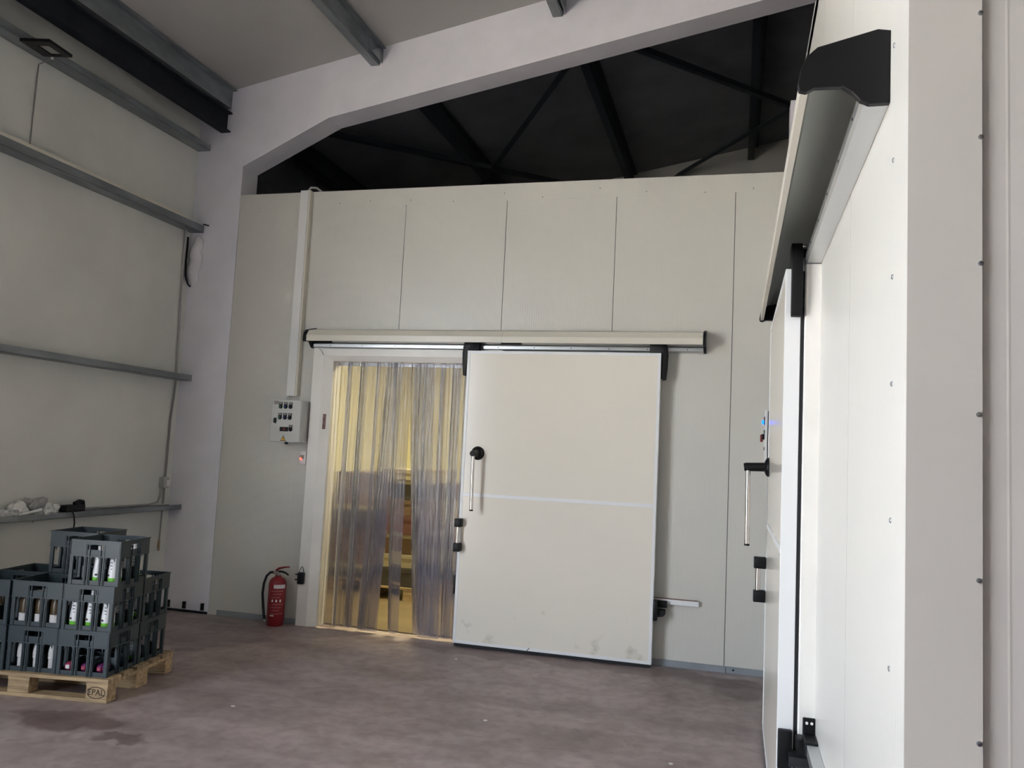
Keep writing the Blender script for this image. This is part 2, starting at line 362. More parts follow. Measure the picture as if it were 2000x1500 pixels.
# portal frame: column, haunch and rafter as one plastered body
fr = [(XL, 0), (-4.862, 0), (-4.862, 4.433), (-3.935, 4.882)]
for xx in (-1.0, RIDGE): fr.append((xx, 4.882 + RS * (xx + 3.935)))
fr += [(5.6, 4.882 + RS * (2 * RIDGE - 5.6 + 3.935)), (7.85, 4.433), (7.85, 0), (XR, 0), (XR, roofz(XR)), (RIDGE, roofz(RIDGE)), (XL, roofz(XL))]
pf = thing('portal_frame', 'white plastered portal frame with haunched rafter above the cold room', 'frame', (-5.13, D + 0.135, 0))
MB().prism(fr, D + 0.001, D + 0.27, lambda p, a: (p[0], a, p[1])).obj('frame_body', 'frame_paint', pf)
for k, px in enumerate((-5.31, -5.13, -4.925)):
    b = MB()
    b.box(px - 0.014, px - 0.006, D - 0.02, D + 0.003, 0.03, 0.095).box(px + 0.006, px + 0.014, D - 0.02, D + 0.003, 0.03, 0.095).box(px - 0.014, px + 0.014, D - 0.02, D + 0.003, 0.087, 0.097)
    b.obj('anchor_bracket', 'black', pf)
MB().box(XL + 0.01, -4.87, D - 0.018, D + 0.002, 0, 0.02).obj('base_plate', 'dark_steel', pf)

# white column stub standing above the cold room beside the right wall
tag(MB().box(0.395, 0.62, 7.35, 7.55, 0, 4.90).bevel(0.004).obj('inner_column', 'frame_paint'), 'narrow pale column rising behind the right wall rail cover', 'column')

# ------------------------------------------------------------------ cold room front wall, panel by panel
wb_ = struct(thing('wall_back', None, None, (-2.2, D, 0)), 'cream sandwich panel front wall of the cold room')
OX0, OX1, OZ = -3.70, -2.20, 2.487
seams = [-5.06, -4.06, -3.059, -2.066, -1.062, -0.052]
edges = [-4.861] + seams[1:] + [R + 0.1]
g = 0.003
def yput(p, a): return (p[0], a, p[1])
for x0, x1 in zip(edges, edges[1:]):
    a, c = x0 + g, x1 - g
    if c <= OX0 or a >= OX1: pts = [(a, 0), (c, 0), (c, TOP), (a, TOP)]
    elif a < OX0: pts = [(a, 0), (OX0, 0), (OX0, OZ), (c, OZ), (c, TOP), (a, TOP)]
    else: pts = [(a, OZ), (OX1, OZ), (OX1, 0), (c, 0), (c, TOP), (a, TOP)]
    MB().prism(pts, D, D + 0.1, yput).obj('panel', 'panel_x', wb_)
for s in seams[1:]: MB().box(s - g, s + g, D + (0.0005 if s < -4 else 0.004), D + 0.09, OZ if OX0 < s < OX1 else 0, TOP).obj('joint', 'panel_x' if s < -4 else 'joint', wb_)
MB().box(-4.861, R, D - 0.0025, D + 0.102, TOP - 0.155, TOP + 0.004).obj('capping', 'panel_x', wb_, label='plain folded capping strip along the top edge')
for k in range(12):
    x = -4.6 + k * 0.42 + random.uniform(-.1, .1); z = TOP - 0.13 + random.uniform(-0.02, 0.06)
    MB().tube([(x, D - 0.006, z), (x, D, z)], 0.006, 8).obj('screw', 'spot', wb_)
bb = struct(thing('baseboard_back', None, None, (-2.2, D - 0.01, 0)), 'grey metal base profile along the cold room wall')
MB().box(-4.762, -3.89, D - 0.014, D + 0.002, 0, 0.052).bevel(0.002, 1).obj('base_profile', 'base', bb)
MB().box(-2.02, -0.038, D - 0.014, D + 0.002, 0, 0.052).bevel(0.002, 1).obj('base_profile', 'base', bb)
MB().box(-0.034, R, D - 0.014, D + 0.002, 0, 0.052).bevel(0.002, 1).obj('base_profile', 'base', bb)
MB().tube([(0.02, D - 0.018, 0.03), (0.02, D - 0.012, 0.03)], 0.008, 8).obj('screw', 'dark_steel', bb)

# ------------------------------------------------------------------ right cold room: side wall and near end wall
wr = struct(thing('wall_right', None, None, (R, 4.4, 0)), 'brightly lit cream sandwich panel side wall of the right cold room')
ys = [EY, 2.87, 3.87, 4.87, 5.87, D]
for y0, y1 in zip(ys, ys[1:]):
    MB().box(R, R + 0.1, y0 + (g if y0 > EY else 0), y1 - g, 0, TOP).obj('panel', 'panel_y', wr)
for s in ys[1:-1]: MB().box(R + 0.003, R + 0.09, s - g, s + g, 0, TOP).obj('joint', 'joint', wr)
MB().box(R - 0.002, R + 0.102, EY, D, TOP - 0.02, TOP + 0.004).obj('capping', 'grey_box', wr)
wf = struct(thing('wall_front', None, None, (0.9, EY, 0)), 'grey-white near end wall of the right cold room')
gx = R
while gx < XR:
    nx = min(gx + 1.0, XR)
    MB().box(gx + 0.001, nx - 0.001, EY, EY + 0.1, 0, TOP).obj('panel', 'panel_front', wf)
    gx = nx
MB().box(R, XR, EY + 0.02, EY + 0.12, 0, TOP).obj('panel_core', 'joint', wf)
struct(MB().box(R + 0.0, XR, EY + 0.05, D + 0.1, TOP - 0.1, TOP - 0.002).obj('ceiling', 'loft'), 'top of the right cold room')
tr = struct(thing('trim_1', None, None, (R, EY, 0)), 'riveted corner flashing on the near cold room corner')
MB().box(R - 0.0015, 0.497, EY - 0.010, EY - 0.003, 0, TOP).obj('flashing', 'flashing', tr)
MB().box(R - 0.0013, R + 0.001, EY - 0.0031, EY + 0.24, 0, TOP).obj('flashing', 'panel_y', tr)
MB().box(0.480, 0.499, EY - 0.004, EY + 0.006, 0, TOP).obj('shadow_gap_strip', 'rubber', tr)  # dark strip standing in for the shadow line at the flashing edge
MB().prism([(0.5445, EY), (0.549, EY - 0.0005), (0.5535, EY)], 0, TOP, lambda p, a: (p[0], p[1], a)).obj('bead', 'flashing', tr)
for k, z in enumerate((3.6, 3.24, 2.96, 2.681, 2.401, 2.123, 1.80, 1.457, 1.131, 0.83, 0.5, 0.2)):
    x = 0.494 - 0.004 * (z < 2); b = MB()
    b.fn = lambda p, x=x, z=z: (x + p[0], EY - 0.010 - p[2], z + p[1])
    b.lathe([(0, -0.004), (0.0055, -0.004), (0.0055, 0.002), (0.004, 0.0045), (0, 0.0055)], seg=12)
    b.obj('rivet', 'rivet_steel', tr, smooth=True)
for z in (3.5, 3.1, 2.708, 2.42, 2.134, 1.878, 1.56, 1.224, 0.9, 0.5, 0.2):
    b = MB(); b.fn = lambda p, z=z: (R - 0.0015 - p[2], 2.086 + p[0], z + p[1])
    b.lathe([(0, -0.003), (0.0065, -0.003), (0.0065, 0.0015), (0.0045, 0.0035), (0, 0.004)], seg=12)
    b.obj('rivet', 'alu', tr, smooth=True)

# ------------------------------------------------------------------ sliding cold room doors
CAP = [(0, 2.776), (0.031, 2.782), (0.174, 2.747), (0.200, 2.724), (0.2145, 2.69), (0.221, 2.652), (0.218, 2.635), (0.2, 2.63), (0.18, 2.64), (0.114, 2.638), (0.090, 2.62), (0.071, 2.598), (0.05, 2.588), (0.002, 2.588)]
def sliding_door(fn, fdir, a0, W, c0, c1, joint_at, jamb_out, head_mitre, names):
    """fn: (along, out, z) -> world. a0: leading edge of the leaf, W leaf width, c0..c1 rail ends,
    jamb_out: outer edges of the door frame along the wall"""
    Z0, Z1 = 0.03, 2.572
    bl = lambda a, o, z: fn((a, o, z))
    # door frame
    fr_ = thing('door_frame', names['frame'], 'door frame', bl(sum(jamb_out) / 2, 0.05, 0))
    j0, j1 = jamb_out
    prof = [(0, 0), (0, 0.062), (0.006, 0.068), (0.112, 0.068), (0.196, 0.034), (0.196, -0.10), (0.186, -0.10), (0.186, 0)]
    MB(fn).prism(prof, 0.004, 2.59, lambda p, a: (j0 + p[0], p[1], a)).obj('jamb', 'jamb', fr_)
    MB(fn).prism(prof, 0.004, 2.59, lambda p, a: (j1 - p[0], p[1], a)).obj('jamb', 'jamb', fr_)
    hp = [(0, 0), (0.062, 0), (0.068, 0.004), (0.068, 0.070), (0.034, 0.118), (-0.10, 0.118), (-0.10, 0.108), (0, 0.108)]
    MB(fn).prism(hp, j0 + 0.05, j1 - 0.05, lambda p, a: (a, p[0] + 0.0015, 2.588 - p[1])).obj('head', 'jamb', fr_)
    if head_mitre:
        MB(fn).tube([(j0 + 0.055, 0.0705, 2.585), (j0 + 0.085, 0.0705, 2.560), (j0 + 0.10, 0.0705, 2.535), (j0 + 0.115, 0.070, 2.518)], [0.0012, 0.002, 0.003, 0.001], 6).obj('crack', 'print', fr_)
    # rail assembly
    rl = thing('door_rail', names['rail'], 'door rail', bl((c0 + c1) / 2, 0.1, 2.6))
    sh = [(0.012, 2.770), (0.031, 2.7745), (0.176, 2.742), (0.2135, 2.690), (0.2135, 2.638), (0.194, 2.638), (0.194, 2.6405), (0.2110, 2.6405), (0.2110, 2.689), (0.1745, 2.7395), (0.031, 2.772), (0.012, 2.7675)]
    cuts = [c0 + 0.012] + ([joint_at] if joint_at else []) + [c1 - 0.012]
    for q, w in zip(cuts, cuts[1:]): MB(fn).prism(sh, q + 0.001, w - 0.001, lambda p, a: (a, p[0], p[1])).obj('rail_cover', 'cover', rl)
    MB(fn).prism([(0.2095, 2.688), (0.1735, 2.737), (0.031, 2.7695), (0.031, 2.768), (0.173, 2.7355), (0.208, 2.688)], c0 + 0.02, c1 - 0.02, lambda p, a: (a, p[0], p[1])).obj('cover_lining', 'cover_in', rl)
    MB(fn).prism(CAP, c0 - 0.012, c0 + 0.022, lambda p, a: (a, p[0], p[1])).bevel(0.002, 1).obj('end_cap', 'black', rl)
    MB(fn).prism(CAP, c1 - 0.018, c1 + 0.004, lambda p, a: (a, p[0], p[1])).bevel(0.002, 1).obj('end_cap', 'black', rl)
    MB(fn).prism([(0.001, 2.592), (0.062, 2.592), (0.070, 2.600), (0.070, 2.628), (0.060, 2.634), (0.030, 2.634), (0.001, 2.634)], c0 + 0.014, c1 - 0.014, lambda p, a: (a, p[0], p[1])).obj('track', 'alu', rl)
    MB(fn).box(c0 + 0.2, c1 - 0.1, 0.001, 0.045, 2.645, 2.668).obj('track', 'alu', rl, label='slim upper aluminium track')
    MB(fn).box(c0 + 0.014, c0 + 0.2, 0.001, 0.06, 2.642, 2.668).obj('buffer', 'black', rl)
    MB(fn).box(c1 - 0.1, c1 - 0.014, 0.001, 0.05, 2.642, 2.664).obj('buffer', 'alu', rl)
    MB(fn).box(a0 + 0.28, a0 + 0.46, 0.045, 0.075, 2.645, 2.668).obj('roller_carriage', 'black', rl)
    n = 11
    for k in range(n):
        a = c0 + 0.2 + k * (c1 - c0 - 0.35) / (n - 1)
        MB(fn).tube([(a, 0.066, 2.613), (a, 0.0715, 2.613)], 0.0045, 8).obj('screw', 'dark_steel', rl)
    # leaf
    lf = thing('sliding_door', names['leaf'], 'sliding door', bl(a0 + W / 2, 0.12, Z0))
    O0, O1, T = 0.084, 0.150, 0.026
    MB(fn).box(a0 + 0.004, a0 + W - 0.004, O0, O1 - 0.002, Z0 + 0.004, Z1 - 0.004).obj('leaf_panel', 'leaf', lf)
    MB(fn).box(a0, a0 + T, O0, O1 + 0.0015, Z0, Z1).bevel(0.002, 1).obj('edge_trim', 'white_alu', lf)
    MB(fn).box(a0 + W - T, a0 + W, O0, O1 + 0.0015, Z0, Z1).bevel(0.002, 1).obj('edge_trim', 'white_alu', lf)
    MB(fn).box(a0 + T, a0 + W - T, O0, O1 + 0.0015, Z1 - T, Z1).bevel(0.002, 1).obj('edge_trim', 'white_alu', lf)
    MB(fn).box(a0 + T, a0 + W - T, O0, O1 + 0.0015, Z0, Z0 + T).bevel(0.002, 1).obj('edge_trim', 'white_alu', lf)
    MB(fn).box(a0 + T, a0 + W - T, O1 - 0.004, O1 + 0.003, 1.288, 1.318).bevel(0.001, 1).obj('middle_strip', 'white_alu', lf)
    MB(fn).box(a0 + 0.01, a0 + W - 0.01, O0 + 0.008, O1 - 0.012, 0.004, Z0 + 0.002).obj('bottom_seal', 'rubber', lf)
    for q, w in ((a0 + 0.006, a0 + 0.05), (a0 + W - 0.05, a0 + W - 0.004)): MB(fn).box(q, w, O0 - 0.014, O0 + 0.001, Z0, Z1 - 0.01).obj('gasket', 'rubber', lf)
    # hangers
    for sgn, e in ((-1, a0), (1, a0 + W)):
        hp_ = [(0, 2.69), (-0.10, 2.69), (-0.10, 2.578), (0, 2.578), (0, 2.36), (0.020, 2.345), (0.042, 2.352), (0.052, 2.45), (0.056, 2.56), (0.045, 2.64), (0.02, 2.68)]
        hg = MB(fn).prism(hp_, 0.080, 0.128, lambda p, a: (e + sgn * (p[0] + 0.001), a, p[1])).bevel(0.003, 2).obj('hanger', 'black', lf, smooth=True)
        MB(fn).tube([(e - sgn * 0.05, 0.02, 2.655), (e - sgn * 0.05, 0.082, 2.655)], 0.022, 14).obj('roller', 'rubber', hg, smooth=True)
        MB(fn).tube([(e + sgn * 0.03, 0.058, 2.668), (e + sgn * 0.03, 0.082, 2.668)], 0.007, 8).obj('bolt', 'chrome', hg)
    # lever handle
    pa, pz = a0 + 0.142, 1.667
    lv = MB(lambda p: fn((pa + p[0], O1 + p[2], pz + p[1]))).lathe([(0, -0.001), (0.060, -0.001), (0.060, 0.006), (0.050, 0.018), (0.030, 0.026), (0, 0.028)], seg=24).obj('lever_handle', 'black', lf, smooth=True)
    MB(fn).tube([(pa, O1 + 0.02, pz), (pa - 0.002, O1 + 0.135, pz - 0.004), (pa - 0.002, O1 + 0.15, pz - 0.006)], [0.028, 0.027, 0.024], 16).obj('lever_hub', 'black', lv, smooth=True)
    MB(fn).tube([(pa - 0.002, O1 + 0.125, pz - 0.025), (pa + 0.004, O1 + 0.122, pz - 0.485)], 0.0155, 14).obj('lever_bar', 'chrome', lv, smooth=True)
    MB(fn).tube([(pa + 0.004, O1 + 0.122, pz - 0.483), (pa + 0.004, O1 + 0.122, pz - 0.495)], 0.0165, 14).obj('lever_tip', 'black', lv, smooth=True)
    # pull handle
    MB(fn).tube([(a0 + 0.012, O1 + 0.048, 0.86), (a0 + 0.012, O1 + 0.048, 1.05)], 0.0155, 14).obj('pull_bar', 'chrome', lf, smooth=True)
    for z0, z1 in ((0.812, 0.885), (1.022, 1.094)):
        MB(fn).box(a0 - 0.018, a0 + 0.042, O1, O1 + 0.075, z0, z1).bevel(0.007, 2).obj('pull_block', 'black', lf, smooth=True)
    # bottom guides
    MB(fn).box(a0 + W, a0 + W + 0.034, 0.090, 0.148, 0.380, 0.545).bevel(0.006, 2).obj('guide_plate', 'black', lf, smooth=True)
    MB(fn).box(a0 + W + 0.02, a0 + W + 0.105, 0.046, 0.078, 0.478, 0.535).bevel(0.004, 2).obj('guide_arm', 'black', lf, smooth=True)
    MB(fn).prism([(0.01, 0.405), (0.075, 0.41), (0.092, 0.425), (0.092, 0.458), (0.01, 0.462)], 0.012, 0.105, lambda p, a: (a0 + W + p[0], a, p[1])).bevel(0.003, 2).obj('guide_roller', 'rubber', lf, smooth=True)
    MB(fn).box(a0 - 0.028, a0, 0.085, 0.135, 0.44, 0.60).bevel(0.006, 2).obj('guide_plate', 'black', lf, smooth=True)
    return Z1

def far_fn(p): return (p[0], D - p[1], p[2])
def right_fn(p): return (R - p[1], -p[0], p[2])
sliding_door(far_fn, 1, -2.319, 1.70, -3.915, -0.262, -1.99, (-3.888, -2.02), True,
    dict(frame='white door frame around the strip curtain opening', rail='cream rail cover above the open door in the far wall', leaf='cream sliding door standing half open beside the strip curtain'))
sliding_door(right_fn, -1, -5.565, 1.70, -5.66, -2.143, None, (-5.62, -3.85), False,
    dict(frame='white door frame on the bright right wall', rail='cream rail cover on the right wall, with large black end cap', leaf='closed cream sliding door on the right wall, seen edge on'))
tag(MB().prism([(-1.66, 0.031), (-1.652, 0.031), (-1.632, 0.056), (-1.64, 0.056)], D - 0.1525, D - 0.1515, lambda p, a: (p[0], a, p[1])).obj('scratch_mark', 'print'), 'short dark scratch on the bottom trim of the open far door', 'mark')
# wall mounted guide rails below the doors
t = thing('guide_rail', 'white guide rail low on the wall behind the open far door', 'rail', (-1.2, D, 0.5))
MB().box(-2.0, -0.262, D - 0.04, D, 0.505, 0.545).bevel(0.002, 1).obj('profile', 'white_alu', t)
MB().box(-2.0, -0.27, D - 0.038, D - 0.002, 0.5455, 0.549).obj('top_edge', 'rust', t)
MB().tube([(-0.285, D - 0.03, 0.545), (-0.285, D - 0.03, 0.558)], 0.006, 8).obj('screw', 'chrome', t)
t = thing('guide_rail', 'metal guide rail low on the bright right wall', 'rail', (R, 3.0, 0.5))
MB().box(R - 0.045, R, 2.2, 3.70, 0.505, 0.55).bevel(0.002, 1).obj('profile', 'alu', t)
b = MB().box(R - 0.052, R - 0.001, 3.66, 3.80, 0.50, 0.557); b.box(R - 0.052, R - 0.001, 3.79, 3.802, 0.5, 0.62)
b.bevel(0.004, 2).obj('end_bracket', 'black', t)
for xx in (R - 0.036, R - 0.016): MB().tube([(xx, 3.788, 0.60), (xx, 3.784, 0.60)], 0.006, 10).obj('screw', 'white', t)

# reddish tag on the jamb bevel, small black device hanging on the jamb
tag(MB().prism([(-3.748, 6.957), (-3.722, 6.968), (-3.722, 6.970), (-3.748, 6.959)], 1.822, 1.964, lambda p, a: (p[0], p[1], a)).obj('jamb_tag', 'tag'), 'narrow reddish tag stuck on the white door jamb', 'label')
t = thing('hanging_device', 'small black device hanging by a loop on the white jamb', 'device', (-3.835, 6.94, 0.38))
MB().box(-3.874, -3.815, 6.905, D - 0.068, 0.385, 0.492).bevel(0.008, 2).obj('body', 'black', t, smooth=True)
MB().tube([(-3.872, 6.925, 0.47), (-3.90, 6.92, 0.472)], 0.006, 8).obj('prong', 'black', t)
MB().tube([(-3.872, 6.925, 0.425), (-3.90, 6.92, 0.422)], 0.006, 8).obj('prong', 'black', t)
MB().tube([(-3.868, 6.93, 0.488), (-3.858, 6.935, 0.53), (-3.845, 6.938, 0.545), (-3.83, 6.935, 0.52), (-3.822, 6.93, 0.488)], 0.003, 6).obj('loop', 'black', t)

# ------------------------------------------------------------------ control cabinet, trunking, switch
t = thing('control_cabinet', 'light grey control cabinet with rows of buttons left of the strip curtain', 'control box', (-4.05, D, 1.685))
X0, X1, Z0, Z1, YF = -4.208, -3.902, 1.685, 2.078, 6.818
MB().box(X0 + 0.004, X1 - 0.003, YF + 0.026, D, Z0 + 0.004, Z1 - 0.003).bevel(0.004, 1).obj('body', 'grey_box', t)
MB().box(X0, X1, YF, YF + 0.024, Z0, Z1).bevel(0.004, 1).obj('door', 'grey_box', t)
def at(u, v): return X0 + u * (X1 - X0), Z1 - v * (Z1 - Z0)
for r, cols in ((0.145, ('btn_green', 'btn_blue', 'black')), (0.405, ('btn_green', 'btn_blue', 'black')), (0.68, (None, None, 'black'))):
    for k, cname in enumerate(cols):
        if not cname: continue
        x, z = at((0.30 + 0.17 * k) + (0.05 if r > 0.6 else 0), r + 0.02)
        bt = MB(lambda p: (x + p[0], YF - p[2], z + p[1])).lathe([(0, -0.001), (0.0195, -0.001), (0.0195, 0.006), (0.015, 0.012), (0, 0.012)], seg=14).obj('button', 'black', t, smooth=True)
        MB(lambda p: (x + p[0], YF - p[2], z + p[1])).lathe([(0, 0.011), (0.012, 0.011), (0.011, 0.017), (0, 0.018)], seg=12).obj('cap', cname, bt, smooth=True)
        MB().box(x - 0.018, x + 0.018, YF - 0.004, YF, z + 0.012, z + 0.042).obj('legend_plate', 'black', bt)
        MB().box(x - 0.014, x + 0.014, YF - 0.006, YF - 0.003, z + 0.022, z + 0.039).obj('legend', 'spot', bt)
x, z = at(0.47, 0.70); dsp = MB().box(x - 0.043, x + 0.043, YF - 0.008, YF, z - 0.02, z + 0.02).bevel(0.002, 1).obj('display', 'black', t)
MB().box(x - 0.008, x + 0.016, YF - 0.010, YF - 0.007, z - 0.010, z + 0.010).obj('screen', 'red_dim', dsp)
x, z = at(0.14, 0.50); MB().prism([(-0.012, -0.02), (0.012, -0.028), (0.016, 0.0), (0.012, 0.028), (-0.012, 0.02)], YF - 0.012, YF, lambda p, a: (x + p[0], a, z + p[1])).bevel(0.002, 1).obj('lock', 'black', t)
x, z = at(0.46, 0.92); tri = lambda s: [(-s, -s * 0.8), (s, -s * 0.8), (0, s)]
wt = MB().prism(tri(0.030), YF - 0.002, YF, lambda p, a: (x + p[0], a, z + p[1])).obj('warning_sign', 'print', t, label='yellow triangular electric shock sign')
MB().prism(tri(0.0215), YF - 0.0032, YF - 0.0015, lambda p, a: (x + p[0], a, z + p[1] - 0.001)).obj('yellow_field', 'yellow', wt)
MB().prism([(0.001, 0.014), (-0.005, 0.0), (-0.0005, 0.0), (-0.004, -0.013), (0.006, 0.003), (0.001, 0.003), (0.005, 0.014)], YF - 0.0042, YF - 0.003, lambda p, a: (x + p[0], a, z + p[1] - 0.002)).obj('lightning_bolt', 'print', wt)
MB().box(X0 + 0.02, X0 + 0.07, YF - 0.001, YF, Z1 - 0.045, Z1 - 0.012).obj('maker_plate', 'spot', t)
MB().tube([(-4.08, 6.9, Z0), (-4.08, 6.9, Z0 - 0.02)], 0.016, 12).obj('cable_gland', 'black', t)
MB().tube([(-3.93, 6.95, Z0 + 0.01), (-3.925, 6.955, Z0 - 0.03), (-3.915, 6.975, Z0 - 0.06), (-3.925, 6.985, Z0 - 0.082)], 0.006, 8).obj('cable', 'grey_box', t)
t = thing('cable_trunking', 'tall white cable trunking above the control cabinet', 'trunking', (-4.1, D, 2.12))
MB().box(-4.152, -4.065, D - 0.06, D, 2.125, TOP + 0.005).bevel(0.002, 1).obj('channel', 'white', t)
MB().box(-4.063, -4.045, D - 0.056, D, 2.125, TOP + 0.005).obj('lid_edge', 'cover', t)
MB().tube([(-4.13, D - 0.035, 2.135), (-4.15, D - 0.04, 2.11), (-4.17, D - 0.05, 2.08)], 0.005, 6).obj('cable', 'white', t)
MB().tube([(-4.09, D - 0.03, TOP), (-4.07, D - 0.01, TOP + 0.045), (-4.03, D + 0.03, TOP + 0.055), (-4.0, D + 0.06, TOP + 0.03), (-3.99, D + 0.08, TOP + 0.0)], 0.012, 8).obj('cable', 'grey_bag', t, smooth=True)
t = thing('switch_box', 'small white switch box with glowing red lamp beside the jamb', 'switch', (-3.935, D, 1.48))
MB().box(-3.962, -3.903, D - 0.05, D, 1.482, 1.607).bevel(0.003, 1).obj('body', 'white', t)
MB().box(-3.960, -3.925, D - 0.055, D - 0.049, 1.53, 1.57).obj('rocker', 'spot', t)
MB(lambda p: (-3.953 + p[0], D - 0.055 - p[2], 1.535 + p[1])).lathe([(0, -0.001), (0.011, -0.001), (0.010, 0.005), (0.005, 0.009), (0, 0.010)], seg=12).obj('pilot_lamp', 'led_red', t, smooth=True)
MB().tube([(-3.915, D - 0.03, 1.605), (-3.912, D - 0.03, 1.625), (-3.900, D - 0.02, 1.64)], 0.006, 8).obj('cable', 'white', t)
# control box on the right wall, beyond the closed door
t = thing('wall_control_box', 'slim white control box with glowing blue lamp past the closed door', 'control box', (0.27, 5.85, 1.7))
yA, yB, xf = 5.72, 5.92, 0.185
MB().box(xf + 0.022, R, yA, yB, 1.70, 2.045).bevel(0.003, 1).obj('body', 'white', t)
MB().box(xf + 0.016, xf + 0.022, yA + 0.006, yB - 0.006, 1.706, 2.04).obj('seal', 'rubber', t)
MB().box(xf, xf + 0.016, yA, yB, 1.70, 2.05).bevel(0.003, 1).obj('door', 'white', t)
def xl(prof, y, z, name, m): return MB(lambda p: (xf - p[2], y + p[0], z + p[1])).lathe(prof, seg=14).obj(name, m, t, smooth=True)
xl([(0, -0.001), (0.018, -0.001), (0.018, 0.006), (0, 0.006)], 5.80, 1.968, 'lamp_base', 'black')
xl([(0, 0.005), (0.014, 0.005), (0.014, 0.016), (0.010, 0.020), (0, 0.021)], 5.80, 1.968, 'pilot_lamp', 'led_blue')
MB().box(xf - 0.005, xf + 0.001, 5.77, 5.83, 1.985, 2.005).obj('legend_plate', 'black', t)
xl([(0, -0.001), (0.02, -0.001), (0.02, 0.014), (0.016, 0.018), (0, 0.018)], 5.80, 1.87, 'rotary_switch', 'black')
MB().box(xf - 0.028, xf - 0.01, 5.792, 5.808, 1.835, 1.885).bevel(0.003, 1).obj('switch_grip', 'red_dim', t)
MB().box(xf - 0.005, xf + 0.001, 5.77, 5.83, 1.893, 1.915).obj('legend_plate', 'black', t)
xl([(0, -0.001), (0.013, -0.001), (0.012, 0.004), (0, 0.005)], 5.80, 1.79, 'key_lock', 'black')

# ------------------------------------------------------------------ fire extinguisher
ex, ey = -4.055, 6.885
t = thing('fire_extinguisher', 'red fire extinguisher with black hose on the floor by the jamb', 'fire extinguisher', (ex, ey, 0))
cyl = MB(lambda p: (ex + p[0], ey + p[1], p[2])).lathe([(0, 0.002), (0.072, 0.002), (0.077, 0.008), (0.077, 0.055), (0.080, 0.06), (0.080, 0.375), (0.074, 0.405), (0.055, 0.43), (0.030, 0.442), (0.028, 0.455), (0, 0.455)], seg=28).obj('cylinder', 'red', t, smooth=True)
def arc_label(z0, z1, a0, a1, m, name, r=0.0808):
    b = MB(); n = 10
    A = [b.v((ex + r * math.cos(a0 + (a1 - a0) * k / n), ey + r * math.sin(a0 + (a1 - a0) * k / n), z0)) for k in range(n + 1)]
    B = [b.v((v.co.x, v.co.y, z1)) for v in A]
    for k in range(n): b.bm.faces.new((A[k], A[k + 1], B[k + 1], B[k]))
    return b.obj(name, m, cyl, smooth=True)
fa = math.radians(-58)
arc_label(0.345, 0.378, fa - 0.45, fa + 0.95, 'white', 'title_strip')
arc_label(0.350, 0.373, fa - 0.38, fa + 0.9, 'label', 'title_print', 0.0812)
for k in range(7): arc_label(0.315 - k * 0.028 + (0.0 if k < 3 else -0.035), 0.326 - k * 0.028 + (0.0 if k < 3 else -0.035), fa - 0.7 + 0.12 * (k % 2), fa + 0.75 - 0.2 * (k % 3), 'red_label', 'text_line')
for k in range(3): arc_label(0.222, 0.245, fa - 0.6 + 0.45 * k, fa - 0.42 + 0.45 * k, 'white', 'pictogram')
arc_label(0.095, 0.107, fa - 0.7, fa - 0.25, 'label', 'stamp')
MB().tube([(ex, ey, 0.45), (ex, ey, 0.475)], 0.02, 12).obj('valve', 'chrome', t, smooth=True)
MB().box(ex - 0.05, ex + 0.01, ey - 0.012, ey + 0.012, 0.462, 0.49).bevel(0.003, 1).obj('valve_body', 'chrome', t)
MB().tube([(ex - 0.01, ey, 0.488), (ex + 0.04, ey, 0.49), (ex + 0.08, ey, 0.478), (ex + 0.105, ey, 0.462)], [0.009, 0.010, 0.009, 0.007], 8).obj('carry_handle', 'black', t, smooth=True)
MB().tube([(ex - 0.025, ey, 0.495), (ex + 0.0, ey, 0.515), (ex + 0.06, ey, 0.532), (ex + 0.11, ey, 0.538)], [0.011, 0.011, 0.008, 0.006], 8).obj('squeeze_lever', 'red', t, smooth=True)
MB().tube([(ex - 0.045, ey, 0.478), (ex - 0.08, ey - 0.005, 0.475), (ex - 0.115, ey - 0.01, 0.44), (ex - 0.135, ey - 0.015, 0.37), (ex - 0.138, ey - 0.02, 0.28), (ex - 0.125, ey - 0.02, 0.18), (ex - 0.11, ey - 0.02, 0.09), (ex - 0.10, ey - 0.02, 0.05)], 0.0115, 10).obj('hose', 'hose', t, smooth=True)
MB().tube([(ex - 0.10, ey - 0.02, 0.055), (ex - 0.098, ey - 0.02, 0.03)], 0.009, 8).obj('nozzle', 'white', t, smooth=True)

# ------------------------------------------------------------------ strip curtain
t = thing('strip_curtain', 'clear ribbed plastic strip curtain hanging in the lit doorway', 'strip curtain', (-2.95, 7.0, 0))
MB().box(OX0 + 0.012, OX1 - 0.012, 7.085, 7.115, 2.44, 2.486).obj('hanging_rail', 'alu', t)
def strip(xt, xb, wt_, wb__, y, zb, bow, seed, ph):
    b = MB(); nu, nv = 16, 14; G = []
    for j in range(nv + 1):
        v = j / nv; z = 2.478 + (zb - 2.478) * v; row = []
        c = xt + (xb - xt) * v ** 1.5; w = wt_ + (wb__ - wt_) * v
        for i in range(nu + 1):
            s = i / nu - 0.5
            yy = y + bow * (1 - 4 * s * s) * (0.5 + 0.5 * v) + 0.006 * math.sin(5 * v + seed) + 0.004 * math.sin(i * 2.1 + ph) * 0.6
            row.append(b.v((c + s * w, yy, z + (0.02 * (abs(2 * s) ** 4) if wb__ < 0.17 else 0))))
        G.append(row)
    for j in range(nv):
        for i in range(nu): b.bm.faces.new((G[j][i], G[j][i + 1], G[j + 1][i + 1], G[j + 1][i]))
    return b.obj('strip', 'pvc', t, smooth=80)
